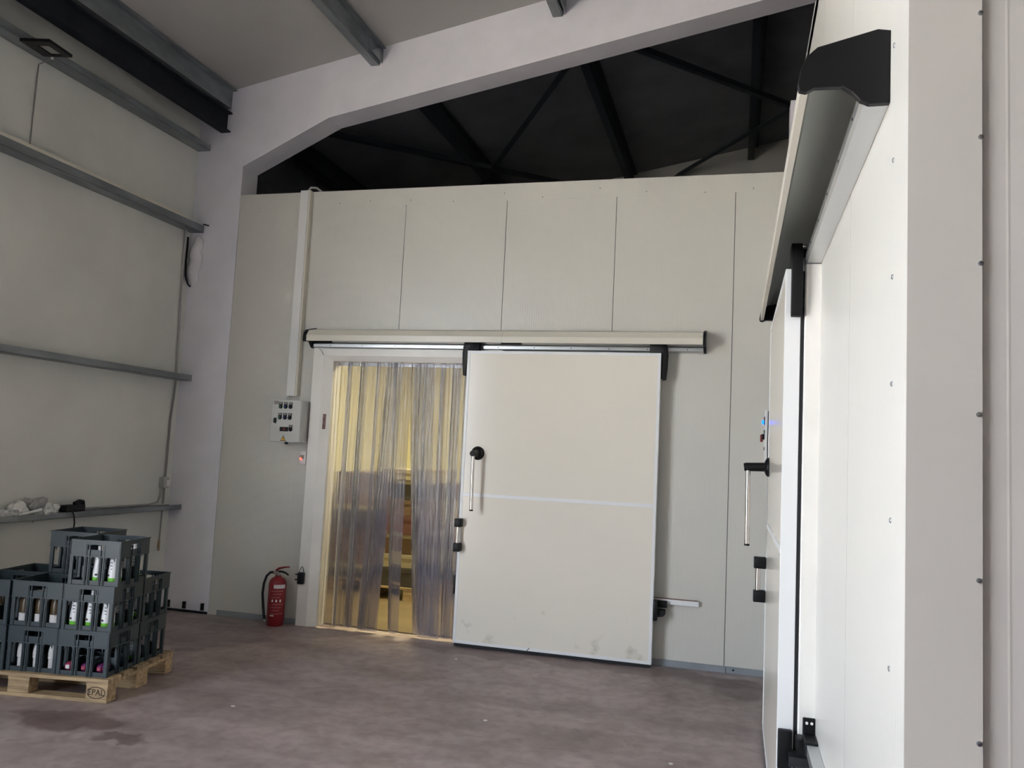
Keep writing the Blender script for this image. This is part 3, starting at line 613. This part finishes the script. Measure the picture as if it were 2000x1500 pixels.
strips = [(-3.60, -3.60, .2, .2), (-3.46, -3.455, .2, .2), (-3.31, -3.325, .2, .2), (-3.155, -3.195, .2, .2),
          (-2.985, -2.930, .19, .10), (-2.78, -2.655, .2, .2), (-2.665, -2.60, .2, .2), (-2.52, -2.50, .2, .2), (-2.40, -2.38, .2, .2), (-2.29, -2.29, .2, .2), (-3.07, -3.20, .16, .17), (-2.855, -2.66, .14, .12)]
for k, (a, c, w0, w1) in enumerate(strips):
    strip(a, c, w0, w1, 7.0 + (0.022 if k % 2 else 0.0) + (0.012 if k > 9 else 0), 0.012 + 0.01 * (k % 3), -0.014 - 0.006 * (k % 3), k * 1.7, k)

# ------------------------------------------------------------------ cold store behind the curtain
SX0, SX1, SY1, SH = -4.86, R, 11.0, 3.2
cs = struct(thing('wall_inner', None, None, (-2.2, 9, 0)), 'lit inner shell of the cold store behind the curtain')
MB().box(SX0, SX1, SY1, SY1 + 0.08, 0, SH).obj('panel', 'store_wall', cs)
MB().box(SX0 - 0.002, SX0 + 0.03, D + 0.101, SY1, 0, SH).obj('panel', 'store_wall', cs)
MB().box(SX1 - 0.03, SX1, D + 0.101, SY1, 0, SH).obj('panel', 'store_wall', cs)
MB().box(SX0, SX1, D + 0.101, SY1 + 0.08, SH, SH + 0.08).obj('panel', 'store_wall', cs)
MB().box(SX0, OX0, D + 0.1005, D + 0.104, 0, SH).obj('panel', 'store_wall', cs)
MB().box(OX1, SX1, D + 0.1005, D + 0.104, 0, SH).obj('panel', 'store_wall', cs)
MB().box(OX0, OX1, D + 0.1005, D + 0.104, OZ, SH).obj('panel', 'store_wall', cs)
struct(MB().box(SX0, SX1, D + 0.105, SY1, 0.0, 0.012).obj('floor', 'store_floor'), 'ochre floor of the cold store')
for k, (lx, ly) in enumerate(((-3.1, 8.2), (-1.2, 9.4))):
    t = thing('ceiling_lamp', ('lit tube lamp on the cold store ceiling behind the curtain', 'lit tube lamp deeper inside the cold store')[k], 'lamp', (lx, ly, SH))
    MB().box(lx - 0.62, lx + 0.62, ly - 0.06, ly + 0.06, SH - 0.05, SH).obj('housing', 'white', t)
    MB().tube([(lx - 0.6, ly, SH - 0.075), (lx + 0.6, ly, SH - 0.075)], 0.022, 12).obj('tube', 'tube', t)
    la = bpy.data.lights.new('tube_light', 'AREA'); la.shape = 'RECTANGLE'; la.size = 1.2; la.size_y = 0.08; la.energy = LAMP; la.color = (1.0, 0.90, 0.56)
    lo = bpy.data.objects.new('tube_light', la); C.objects.link(lo); lo.location = (lx, ly, SH - 0.11); lo.parent = t; lo.matrix_parent_inverse = Matrix.Translation((-lx, -ly, -SH))

# ------------------------------------------------------------------ pallets
def make_pallet(label, marks):
    """euro pallet, origin at its front right bottom corner, front along -x, depth along +y"""
    t = thing('pallet', label, 'pallet')
    for y0, y1 in ((0, 0.145), (0.1825, 0.2825), (0.3275, 0.4725), (0.5175, 0.6175), (0.655, 0.8)):
        MB().box(-1.2, 0, y0, y1, 0.122, 0.144).bevel(0.002, 1).obj('top_board', 'wood_dark' if y0 > 0.1 else 'wood', t)
    for x0 in (-1.2, -0.6725, -0.145): MB().box(x0, x0 + 0.145, 0.002, 0.798, 0.1005, 0.1215).obj('cross_board', 'wood', t)
    for y0, y1 in ((0, 0.10), (0.3275, 0.4725), (0.70, 0.8)):
        MB().box(-1.2, 0, y0, y1, 0, 0.0215).bevel(0.002, 1).obj('bottom_board', 'wood', t)
        for x0 in (-1.2, -0.6725, -0.145):
            bk = MB().box(x0 + 0.001, x0 + 0.144, y0 + 0.001, y1 - 0.001, 0.022, 0.1).bevel(0.003, 1).obj('block', 'wood', t)
            if marks and y0 == 0 and x0 > -0.2:
                me = text_mesh('EPAL', 0.050, 0.0008); lt = link('lettering', me, 'burn', bk)
                lt.location = (x0 + 0.070, -0.0004, 0.061); lt.rotation_euler = (math.pi / 2, 0, 0)
                b = MB(); n = 28
                path = [(x0 + 0.070 + 0.060 * math.cos(2 * math.pi * k / n), 0.0004, 0.061 + 0.034 * math.sin(2 * math.pi * k / n)) for k in range(n + 1)]
                b.tube(path, 0.0024, 6, False).obj('oval_mark', 'burn', bk)
    return t
PA = math.radians(9.5); PO = Vector((-3.75, 4.437, 0)); PZ = Matrix.Rotation(PA, 4, 'Z')
pal = make_pallet('wooden euro pallet carrying the stacked dark crates', True)
pal.location = PO; pal.rotation_euler = (0, 0, PA)
def pw(u, v, z): return PO + PZ @ Vector((u, v, z))

# ------------------------------------------------------------------ bottle crates
CW, CD, CH = 0.345, 0.338, 0.283
def wall_mesh(w, h, handle):
    """one crate side in local (x along, y thickness inward, z up)"""
    b = MB(); n = 3; ow = w - 0.02
    b.box(-w / 2 + 0.012, w / 2 - 0.012, 0.006, 0.012, 0, 0.028)
    # deep upper band, wider than the lower cage
    hz0, hz1 = h * 0.64, h - 0.006
    hw = 0.055
    if handle:
        b.box(-w / 2, -hw, 0, 0.010, hz0, hz1).box(hw, w / 2, 0, 0.010, hz0, hz1)
        b.box(-hw, hw, 0, 0.010, hz1 - 0.022, hz1).box(-hw, hw, 0.004, 0.010, hz0, hz1 - 0.056)
    else: b.box(-w / 2, w / 2, 0, 0.010, hz0, hz1)
    b.box(-w / 2 - 0.004, w / 2 + 0.004, -0.004, 0.006, hz1, h)
    b.box(-w / 2, w / 2, -0.002, 0.006, hz0 - 0.004, hz0 + 0.003)
    # double vertical ribs between the bottle slots
    for k in range(n + 1):
        x = -w / 2 + 0.022 + k * (w - 0.044) / n
        for dx in (-0.021, 0.004) if 0 < k < n else ((-0.018,) if k == 0 else (-0.004,)):
            b.box(x + dx, x + dx + (0.017 if 0 < k < n else 0.022), 0.001, 0.016, 0, hz0)
            if 0 < k < n: b.box(x + dx + 0.005, x + dx + 0.011, -0.003, 0.004, 0.0, h - 0.03)
        if 0 < k < n: b.box(x - 0.006, x + 0.006, 0.010, 0.014, 0, hz0)
    # arched slot tops
    for k in range(n):
        xa = -w / 2 + 0.022 + k * (w - 0.044) / n + 0.020; xb = xa + (w - 0.044) / n - 0.040
        for sx, e in ((1, xa), (-1, xb)):
            b.prism([(0, hz0), (0.018, hz0), (0.006, hz0 - 0.012), (0, hz0 - 0.03)], 0.004, 0.010, lambda p, a: (e + sx * p[0], a, p[1]))
    return b
def make_crate():
    t = thing('bottle_crate', 'x', 'crate')
    b = MB(); b.box(-CW / 2 + 0.008, CW / 2 - 0.008, -CD / 2 + 0.008, CD / 2 - 0.008, 0.004, 0.012)
    b.obj('base', 'crate', t)
    mf = wall_mesh(CW, CH, True).mesh('crate_end'); ms = wall_mesh(CD, CH, True).mesh('crate_side')
    for rz, dist, me in ((0, CD / 2, mf), (math.pi, CD / 2, mf), (math.pi / 2, CW / 2, ms), (-math.pi / 2, CW / 2, ms)):
        o = link('side_panel', me, 'crate', t); m4 = Matrix.Rotation(rz, 4, 'Z') @ Matrix.Translation((0, -dist, 0)); o.matrix_basis = m4
    b = MB()
    for k in (-1, 1): b.box(-CW / 2 + 0.012, CW / 2 - 0.012, k * CD / 6 - 0.002, k * CD / 6 + 0.002, 0.012, 0.10)
    b.obj('divider', 'crate', t); b = MB()
    for k in (-1, 1): b.box(k * CW / 6 - 0.002, k * CW / 6 + 0.002, -CD / 2 + 0.012, CD / 2 - 0.012, 0.012, 0.101)
    b.obj('divider', 'crate', t)
    return t
# containers that stand in the crates
def make_milk():
    t = thing('milk_bottle', 'x', 'bottle')
    MB().lathe([(0, 0), (0.040, 0), (0.0425, 0.004), (0.0425, 0.036), (0, 0.036)], seg=14).obj('green_band', 'green', t, smooth=True)
    MB().lathe([(0, 0.0355), (0.0425, 0.0355), (0.0415, 0.08), (0.036, 0.115), (0.0355, 0.145), (0.037, 0.168), (0.030, 0.190), (0.020, 0.202), (0.0185, 0.212), (0, 0.212)], seg=14).obj('body', 'milk', t, smooth=True)
    for z in (0.09, 0.11, 0.13, 0.155): MB(lambda p: (p[0] * 0.35 + 0.012, p[1] - 0.0385 + (0.002 if z < 0.1 else 0.0), z + p[2])).box(-0.022, 0.018, -0.002, 0.004, 0, 0.004).obj('print_line', 'print', t)
    MB().box(-0.012, 0.004, -0.0435, -0.036, 0.046, 0.058).obj('print_block', 'print', t)
    MB().lathe([(0, 0.212), (0.0195, 0.212), (0.0195, 0.228), (0.018, 0.230), (0, 0.230)], seg=12).obj('cap', 'white', t, smooth=True)
    return t
def make_jar():
    t = thing('jar', 'x', 'jar')
    MB().lathe([(0, 0), (0.040, 0), (0.042, 0.004), (0.042, 0.125), (0.036, 0.150), (0.030, 0.160), (0, 0.160)], seg=14).obj('body', 'brown_jar', t, smooth=True)
    MB().lathe([(0.0425, 0.012), (0.0428, 0.012), (0.0428, 0.062), (0.0425, 0.062)], seg=14).obj('label_band', 'label', t, smooth=True)
    MB().lathe([(0, 0.160), (0.034, 0.160), (0.034, 0.178), (0.032, 0.180), (0, 0.180)], seg=14).obj('lid', 'white', t, smooth=True)
    return t
def make_cup():
    t = thing('yoghurt_bottle', 'x', 'bottle')
    MB().lathe([(0, 0), (0.024, 0), (0.026, 0.005), (0.026, 0.062), (0.031, 0.066), (0.031, 0.10), (0.028, 0.13), (0.022, 0.15), (0, 0.152)], seg=14).obj('body', 'label', t, smooth=True)
    MB().lathe([(0, 0.152), (0.020, 0.152), (0.020, 0.172), (0, 0.174)], seg=12).obj('cap', 'white', t, smooth=True)
    return t
def make_pack(kind):
    t = thing('foil_pack', 'x', 'pack')
    MB().blob((0, 0, 0.033), (0.046, 0.044, 0.032), 0.18, 2.5, 2, 3).obj('foil', kind, t, smooth=True)
    MB().box(-0.014, 0.014, -0.0465, -0.030, 0.022, 0.046).bevel(0.003, 1).obj('print_patch', 'pink' if kind == 'purple' else 'label', t)
    return t
proto = dict(milk=make_milk(), jar=make_jar(), cup=make_cup(), purple=make_pack('purple'), pink=make_pack('pink'))
used = {k: False for k in proto}
def place(kind, u, v, z, rz, label, group):
    p = pw(u, v, z)
    if not used[kind]:
        o = proto[kind]; o.location = p; o.rotation_euler = (0, 0, rz); o['label'] = label; o['group'] = group; used[kind] = True; return o
    return copy_tree(proto[kind], p, rz, label, group)
crate0 = make_crate(); first = [True]
P = 0.352
def crate(col, row, lev, du=0.0, dv=0.0, dr=0.0, label=''):
    u = -0.025 - CW / 2 - col * P + du; v = 0.025 + CD / 2 + row * 0.345 + dv; z = 0.1442 + lev * (CH + 0.0015)
    if first[0]:
        o = crate0; o.location = pw(u, v, z); o.rotation_euler = (0, 0, PA + dr); o['label'] = label; first[0] = False
    else: o = copy_tree(crate0, pw(u, v, z), PA + dr, label)
    o['group'] = 'dark bottle crates stacked on the pallet'
    return u, v, z
L3 = ('bottom', 'middle', 'top')
spec = [  # col,row,lev,du,dv, contents, label
 (0, 0, 0, -0.008, 0.006, 'packs', 'bottom crate at the pallet front corner, holding purple foil packs'),
 (0, 0, 1, 0.0, 0.0, 'milk', 'middle crate at the pallet front corner, white green-based bottles in its slots'),
 (0, 0, 2, 0.022, -0.004, 'milk_few', 'top crate of the front corner stack, few white bottles inside'),
 (1, 0, 0, -0.004, 0.012, 'cup', 'bottom crate of second front stack, holding small white bottles'),
 (1, 0, 1, -0.004, 0.010, 'jar', 'upper crate of second front stack, holding brown jars with white labels'),
 (2, 0, 0, -0.006, 0.0, 'none', 'bottom crate cut off by the left edge of the photo'),
 (2, 0, 1, -0.006, 0.0, 'jar_few', 'upper crate cut off by the left edge of the photo'),
 (0, 1, 0, -0.008, 0.012, 'milk_side', 'bottom crate at the rear right of the pallet, towards the column'),
 (0, 1, 1, -0.004, 0.012, 'milk_side', 'upper crate at the rear right of the pallet, towards the column'),
 (1, 1, 0, 0, 0.01, 'none', 'rear middle crate at the bottom, hidden behind the front stacks'),
 (1, 1, 1, 0, 0.01, 'none', 'rear middle crate below the highest crate'),
 (1, 1, 2, -0.012, 0.012, 'none', 'highest rear crate of the pallet, empty, nearest the grey wall'),
 (2, 1, 0, 0, 0.01, 'none', 'rear left crate at the bottom of the pallet load'),
 (2, 1, 1, 0, 0.01, 'jar', 'rear left upper crate with pale lids showing on top'),
]
for col, row, lev, du, dv, kind, lab in spec:
    u, v, z = crate(col, row, lev, du, dv, random.uniform(-0.008, 0.008), lab)
    zz = z + 0.0125
    for i in (-1, 0, 1):
        for j in (-1, 0, 1):
            x, y = u + i * 0.106, v + j * 0.107; rz = PA + random.uniform(-0.5, 0.5)
            slot = ('left', 'centre', 'right')[i + 1] + ' ' + ('front', 'middle', 'rear')[j + 1] + ' slot of '
            if kind == 'milk' and (j == -1 or i == 1): place('milk', x, y, zz, rz, 'white bottle with green base, ' + slot + 'middle corner crate', 'bottles in the middle corner crate')
            elif kind == 'milk_few' and (i, j) in ((0, -1), (1, -1), (1, 0), (1, 1), (0, 1)): place('milk', x, y, zz, rz, 'white bottle with green base, ' + slot + 'top corner crate', 'bottles in the top corner crate')
            elif kind == 'milk_side' and i == 1: place('milk', x, y, zz, rz, 'white bottle with green base, ' + slot + ('bottom', 'upper')[lev] + ' rear right crate', 'bottles in the %s rear crate' % ('bottom', 'upper')[lev])
            elif kind == 'jar': place('jar', x, y, zz, rz, 'brown jar with white label, ' + slot + ('second front stack', 'rear left crate')[row], ('jars in the second front stack', 'jars in the rear left crate')[row])
            elif kind == 'jar_few' and j >= 0: place('jar', x, y, zz, rz, 'brown jar with pale lid, ' + slot + 'crate at the photo edge', 'jars in the edge crate')
            elif kind == 'cup' and j == -1: place('cup', x, y, zz, rz, 'small white bottle, ' + slot + 'bottom crate in second front stack', 'small bottles in the bottom crate')
            elif kind == 'packs' and j == -1: place('pink' if i == -1 else 'purple', x, y, zz, PA, ('pink' if i == -1 else 'purple') + ' foil pack, ' + slot + 'bottom corner crate', 'foil packs in the bottom crate')

# ------------------------------------------------------------------ steel rails on the left wall
def rail(z, lip, y1, label, cream=False):
    t = thing('wall_rail', label, 'rail', (XL + 0.07, 4, z), 'horizontal steel rails on the left wall')
    XF = XL + 0.145
    y0 = DY1 + 0.05
    if z > DZ: y0 = YB + 0.05
    b = MB(); b.box(XL + 0.001, XF, y0, y1, z, z + 0.003); b.box(XF - 0.003, XF, y0, y1, z, z + lip); b.box(XL + 0.001, XL + 0.004, y0, y1, z, z + lip * 0.8)
    b.obj('channel', 'galv', t)
    if cream: MB().box(XF - 0.022, XF + 0.001, y0, y1 - 0.25, z + lip, z + lip + 0.026).obj('edge_strip', 'cover', t, label='pale edge strip')
    return t
rail(4.612, 0.062, D - 0.002, 'highest wall rail below the dark beam on the left wall')
t = rail(3.757, 0.070, D - 0.002, 'second wall rail from the top, with pale upper edge', True)
MB().tube([(XL + 0.15, D - 0.03, 3.838), (XL + 0.20, D - 0.002, 3.83)], 0.006, 6).obj('bolt', 'black', t)
rail(2.247, 0.057, D - 0.002, 'middle wall rail halfway up the left wall')
rail(0.978, 0.047, D - 0.002, 'lowest wall rail behind the crates, with plastic scraps on it')
# dark eaves beam and roof purlins
bm_ = MB(); yb0 = YB + 0.05
bm_.box(-5.145, -5.035, yb0, D - 0.001, 4.795, 4.807).box(-5.145, -5.030, yb0, D - 0.001, 4.985, 5.0).box(-5.092, -5.080, yb0, D - 0.001, 4.807, 4.985)
tag(bm_.obj('eaves_beam', 'dark_steel'), 'dark steel beam running below the eaves on the left', 'beam')
def purlin(x, z0, y0, y1, m, label, cleat=True):
    t = thing('roof_purlin', label, 'purlin', (x, (y0 + y1) / 2, z0), 'steel purlins under the roof')
    zt = roofz(x)
    b = MB(); b.box(x - 0.003, x + 0.003, y0, y1, z0, zt - 0.002); b.box(x - 0.085, x, y0, y1, z0, z0 + 0.004); b.box(x, x + 0.06, y0, y1, zt - 0.014, zt - 0.008); b.box(x - 0.085, x - 0.081, y0, y1, z0, z0 + 0.022)
    b.obj('section', m, t)
    if cleat:
        MB().box(x + 0.003, x + 0.009, y1 - 0.26, y1, z0 + 0.012, zt - 0.015).obj('cleat', m, t)
        MB().prism([(y1 - 0.26, z0 + 0.02), (y1, z0 + 0.02), (y1, zt - 0.02), (y1 - 0.05, zt - 0.02)], x + 0.03, x + 0.034, lambda p, a: (a, p[0], p[1])).obj('stiffener', m, t)
    return t
purlin(-5.05, 5.045, yb0, D - 0.001, 'galv', 'galvanised purlin directly above the dark eaves beam', False)
purlin(-3.43, 5.372, yb0, D - 0.001, 'galv', 'galvanised roof purlin in the upper left, ending at the rafter')
purlin(-1.63, 5.69, yb0, D - 0.001, 'galv', 'galvanised roof purlin at the top middle of the photo')
for k, x in enumerate((-5.05, -3.33, -1.56, 0.15, 2.9)):
    purlin(x, roofz(x) - 0.2, D + 0.28, YG - 0.005, 'loft_steel', ('dark loft purlin by the side wall', 'dark loft purlin above the strip curtain', 'dark loft purlin above the open door', 'dark loft purlin near the right wall', 'dark loft purlin above the right cold room')[k], False)
def brace(p, q, label):
    def pt(xy): return Vector((xy[0], xy[1], roofz(xy[0]) - 0.22))
    a, b_ = pt(p), pt(q); d = (b_ - a).normalized(); s = d.cross(Vector((0, 0, 1))).normalized() * 0.035
    m = MB()
    for off, hh in ((s, 0.006),):
        vs_ = [m.v(a + s), m.v(a - s), m.v(b_ - s), m.v(b_ + s)]; up = Vector((0, 0, 0.006)); ws = [m.v(v.co + up) for v in vs_]
        m.bm.faces.new(vs_); m.bm.faces.new(ws[::-1])
        for i in range(4): m.bm.faces.new((vs_[i], vs_[(i + 1) % 4], ws[(i + 1) % 4], ws[i]))
        vs2 = [m.v(a + s), m.v(b_ + s), m.v(b_ + s + Vector((0, 0, .06))), m.v(a + s + Vector((0, 0, .06)))]; w2 = [m.v(v.co - s * 0.15) for v in vs2]
        m.bm.faces.new(vs2); m.bm.faces.new(w2[::-1])
        for i in range(4): m.bm.faces.new((vs2[i], vs2[(i + 1) % 4], w2[(i + 1) % 4], w2[i]))
    tag(m.obj('roof_brace', 'loft_steel'), label, 'brace', 'diagonal roof braces in the loft')
brace((-4.95, 7.3), (-2.02, 11.8), 'dark diagonal brace from the column side to the gable')
brace((-1.35, 7.3), (-4.38, 11.8), 'dark diagonal brace rising above the strip curtain')
brace((-1.5, 7.3), (1.6, 11.75), 'dark diagonal brace from the rafter towards the right')
brace((2.4, 7.7), (-0.95, 11.8), 'dark diagonal brace crossing near the right wall')

# ------------------------------------------------------------------ things on the left wall
t = thing('floodlight', 'flat black floodlight frame sticking out from the highest wall rail', 'lamp', (-5.17, 4.85, 4.60))
fA, fB, fC, fD = Vector((-5.265, 4.70, 0)), Vector((-5.044, 4.756, 0)), Vector((-5.066, 5.0, 0)), Vector((-5.283, 4.945, 0))
def fq(a, c): return (fA * (1 - a) + fB * a) * (1 - c) + (fD * (1 - a) + fC * a) * c
def fbar(a0, a1, c0, c1, z0, z1, name, m):
    q = [fq(a0, c0), fq(a1, c0), fq(a1, c1), fq(a0, c1)]
    MB().prism([(p.x, p.y) for p in q], z0, z1, lambda p, a: (p[0], p[1], a)).obj(name, m, t)
fbar(0, 0.36, 0, 1, 4.588, 4.612, 'housing_bar', 'black'); fbar(0.76, 1, 0, 1, 4.588, 4.612, 'housing_bar', 'black')
fbar(0.36, 0.76, 0, 0.28, 4.588, 4.612, 'housing_bar', 'black'); fbar(0.36, 0.76, 0.88, 1, 4.588, 4.612, 'housing_bar', 'black')
fbar(0.34, 0.78, 0.26, 0.90, 4.600, 4.606, 'glass', 'glass_grey')
MB().box(-5.30, -5.20, 4.80, 4.86, 4.604, 4.624).obj('wall_arm', 'black', t)
MB().tube([(-5.248, 4.97, 4.66), (-5.246, 4.98, 4.62), (-5.246, 4.99, 4.585)], 0.009, 8).obj('cable_sleeve', 'white', t)
MB().tube([(-5.250, 4.99, 4.60), (-5.30, 4.99, 4.575), (-5.385, 5.0, 4.56), (-5.392, 5.002, 4.2), (-5.392, 5.0, 3.84)], 0.005, 6).obj('cable', 'spot', t)
# conduit in the corner by the column
t = thing('corner_conduit', 'thin pale cable conduit running down the corner beside the column', 'conduit', (-5.385, 6.93, 0.58))
MB().tube([(-5.37, 6.9, 3.79), (-5.375, 6.90, 3.6), (-5.38, 6.90, 3.5), (-5.387, 6.92, 3.0), (-5.385, 6.95, 2.31)], 0.011, 8).obj('upper_pipe', 'grey_bag', t, smooth=True)
MB().tube([(-5.385, 6.95, 2.24), (-5.385, 6.915, 1.86), (-5.385, 6.91, 1.29)], 0.010, 8).obj('middle_pipe', 'spot', t, smooth=True)
MB().box(-5.398, -5.345, 6.84, 6.925, 1.185, 1.285).bevel(0.006, 2).obj('junction_box', 'grey_bag', t, smooth=True)
MB().box(-5.372, -5.342, 6.885, 6.928, 1.2, 1.262).bevel(0.003, 1).obj('clip', 'white', t)
MB().tube([(-5.385, 6.91, 1.19), (-5.385, 6.91, 1.03)], 0.009, 8).obj('lower_pipe', 'spot', t, smooth=True)
MB().tube([(-5.385, 6.86, 1.19), (-5.385, 6.86, 1.10), (-5.385, 6.83, 1.05), (-5.385, 6.7, 1.03), (-5.385, 5.6, 1.035)], 0.009, 8).obj('branch_pipe', 'grey_bag', t, smooth=True)
MB().tube([(-5.388, 6.91, 0.972), (-5.388, 6.905, 0.70), (-5.388, 6.905, 0.66)], 0.006, 6).obj('cable', 'spot', t)
MB().tube([(-5.388, 6.905, 0.68), (-5.388, 6.90, 0.62), (-5.388, 6.905, 0.575)], [0.009, 0.013, 0.008], 8).obj('cable_end', 'wood_dark', t, smooth=True)
# foam bead on the column
b = MB(); n = 18; pts = []; rr = []
for k in range(n + 1):
    z = 3.215 + (3.72 - 3.215) * k / n; e = math.sin(math.pi * min(1, max(0, k / n))) ** 0.35
    pts.append((-5.335 + 0.012 * math.sin(k * 0.9) + 0.03 * (k / n), D - 0.015, z)); rr.append(max(0.004, 0.068 * e * (1 + 0.04 * math.sin(k * 1.3) + 0.03 * math.sin(k * 4.1))))
b.fn = lambda p: (p[0], D + 0.0 + (p[1] - D) * 0.7, p[2])
b.tube(pts, rr, 16)
tag(b.obj('foam_bead', 'foam', smooth=True), 'white expanding foam bead on the column below the second rail', 'foam')
tag(MB().tube([(-5.392, 6.96, 3.70), (-5.385, 6.955, 3.62), (-5.39, 6.955, 3.45), (-5.38, 6.955, 3.30), (-5.355, 6.965, 3.22), (-5.335, 6.985, 3.195)], 0.009, 8).obj('foam_hose', 'black', smooth=True), 'short black cable beside the white foam bead', 'cable')
# scraps on the lowest rail
zz = 0.981
def scrap(name, y, rad, seed, m, label, cat='plastic', x=-5.325, dz=0.0, amp=0.55):
    o = MB().blob((x, y, zz + rad[2] * 0.95 + dz), rad, amp, 2.2, 3, seed).obj(name, m); tag(o, label, cat, 'plastic scraps on the lowest rail'); return o
scrap('plastic_scrap', 5.02, (0.05, 0.05, 0.045), 1, 'plastic_bag', 'small white plastic scrap on the rail at the photo edge')
scrap('plastic_scrap', 5.15, (0.055, 0.075, 0.070), 2, 'plastic_bag', 'white crumpled plastic scrap on the rail, left of the grey heap')
scrap('plastic_scrap', 5.33, (0.06, 0.10, 0.085), 3, 'grey_bag', 'tall grey crumpled plastic heap on the lowest rail')
scrap('plastic_scrap', 5.40, (0.05, 0.07, 0.062), 5, 'plastic_bag', 'pale crumpled plastic between grey heap and black tool', x=-5.31)
scrap('plastic_scrap', 5.50, (0.045, 0.045, 0.058), 4, 'plastic_bag', 'white plastic piece leaning on the black tool')
tag(MB().tube([(-5.245, 5.10, 1.035), (-5.25, 5.2, 1.046), (-5.255, 5.31, 1.062)], [0.010, 0.009, 0.014], 8).obj('white_stick', 'white', smooth=True), 'white plastic stick lying along the lowest rail lip', 'stick')
t = thing('hand_tool', 'black hand tool lying on the lowest rail, its cable hanging down', 'tool', (-5.29, 5.65, 1.03))
MB(lambda p: (-5.29 + p[0], 5.655 + p[1], 1.055 + p[2])).box(-0.04, 0.055, -0.10, 0.10, -0.03, 0.028).bevel(0.014, 3).obj('body', 'black', t, smooth=True)
MB().tube([(-5.28, 5.67, 1.09), (-5.28, 5.72, 1.105), (-5.28, 5.76, 1.10), (-5.28, 5.775, 1.07)], [0.016, 0.02, 0.02, 0.012], 10).obj('head', 'black', t, smooth=True)
MB().tube([(-5.24, 5.61, 1.04), (-5.225, 5.62, 1.0), (-5.232, 5.64, 0.93), (-5.235, 5.63, 0.82), (-5.24, 5.61, 0.74), (-5.25, 5.60, 0.6)], 0.006, 8).obj('cable', 'black', t, smooth=True)

# ------------------------------------------------------------------ goods in the cold store
def goods(x, y, cols, label, gname):
    pl_ = thing('store_pallet', label, 'pallet', (x, y, 0.012))
    for k in range(5): MB().box(x - 0.6, x + 0.6, y - 0.4 + k * 0.17, y - 0.28 + k * 0.17, 0.134, 0.154).obj('top_board', 'wood_dark', pl_)
    for k in (-0.6, -0.07, 0.46): MB().box(x + k, x + k + 0.14, y - 0.4, y + 0.4, 0.012, 0.1335).obj('bearer', 'wood_dark', pl_)
    for ci, (dx, w, hs) in enumerate(cols):
        z = 0.1545
        for k, (h, m) in enumerate(hs):
            o = thing('goods_box', '%s box, %s layer up, %s, behind the curtain' % (dict(carton='brown', carton_red='dull red', carton_dark='dark', carton_pale='pale')[m], ('first', 'second', 'third', 'fourth', 'fifth', 'sixth', 'seventh')[k], gname[ci]), 'box', (x + dx, y, z), 'boxes stacked in the cold store')
            MB().box(x + dx - w / 2, x + dx + w / 2, y - 0.37 + 0.02 * ((k * 7 + ci * 3) % 3), y + 0.37, z, z + h - 0.012).bevel(0.006, 1).obj('carton_body', m, o)
            MB().box(x + dx - w / 2 - 0.004, x + dx + w / 2 + 0.004, y - 0.376 + 0.02 * ((k * 7 + ci * 3) % 3), y + 0.372, z + h - 0.045, z + h - 0.012 + 0.010).obj('lid', 'carton_pale' if (k + ci) % 3 == 0 else m, o)
            z += h
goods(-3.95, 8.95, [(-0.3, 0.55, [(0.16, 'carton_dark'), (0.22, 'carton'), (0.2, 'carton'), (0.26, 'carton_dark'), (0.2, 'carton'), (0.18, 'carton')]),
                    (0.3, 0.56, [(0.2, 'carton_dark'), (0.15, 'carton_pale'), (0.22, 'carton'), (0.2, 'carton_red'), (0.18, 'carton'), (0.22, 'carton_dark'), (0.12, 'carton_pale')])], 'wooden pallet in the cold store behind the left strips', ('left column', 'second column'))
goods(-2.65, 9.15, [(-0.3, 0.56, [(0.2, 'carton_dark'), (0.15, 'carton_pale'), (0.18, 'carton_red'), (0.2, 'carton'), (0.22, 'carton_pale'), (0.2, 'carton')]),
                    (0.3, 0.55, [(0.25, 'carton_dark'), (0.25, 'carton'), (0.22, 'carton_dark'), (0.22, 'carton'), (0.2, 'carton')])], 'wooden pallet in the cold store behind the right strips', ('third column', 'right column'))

# ------------------------------------------------------------------ scraps on the floor
for k, (x, y, s, lab) in enumerate(((-2.138, 6.451, 0.016, 'tiny white paper scrap on the floor before the open door'), (-1.473, 5.089, 0.02, 'tiny pale scrap on the open floor, middle of the photo'), (-3.025, 4.704, 0.016, 'tiny pale scrap on the floor right of the pallet'), (-0.307, 4.80, 0.018, 'tiny pale scrap on the floor at the bottom edge, near the right door'))):
    b = MB(); pts = [(s * math.cos(a) * random.uniform(.6, 1.1), s * 0.8 * math.sin(a) * random.uniform(.6, 1.1)) for a in [i * math.pi / 3 for i in range(6)]]
    b.prism(pts, 0.0005, 0.004, lambda p, a: (x + p[0], y + p[1], a + 0.15 * abs(p[0])))
    tag(b.obj('paper_scrap', 'paper'), lab, 'scrap', 'scraps on the floor')
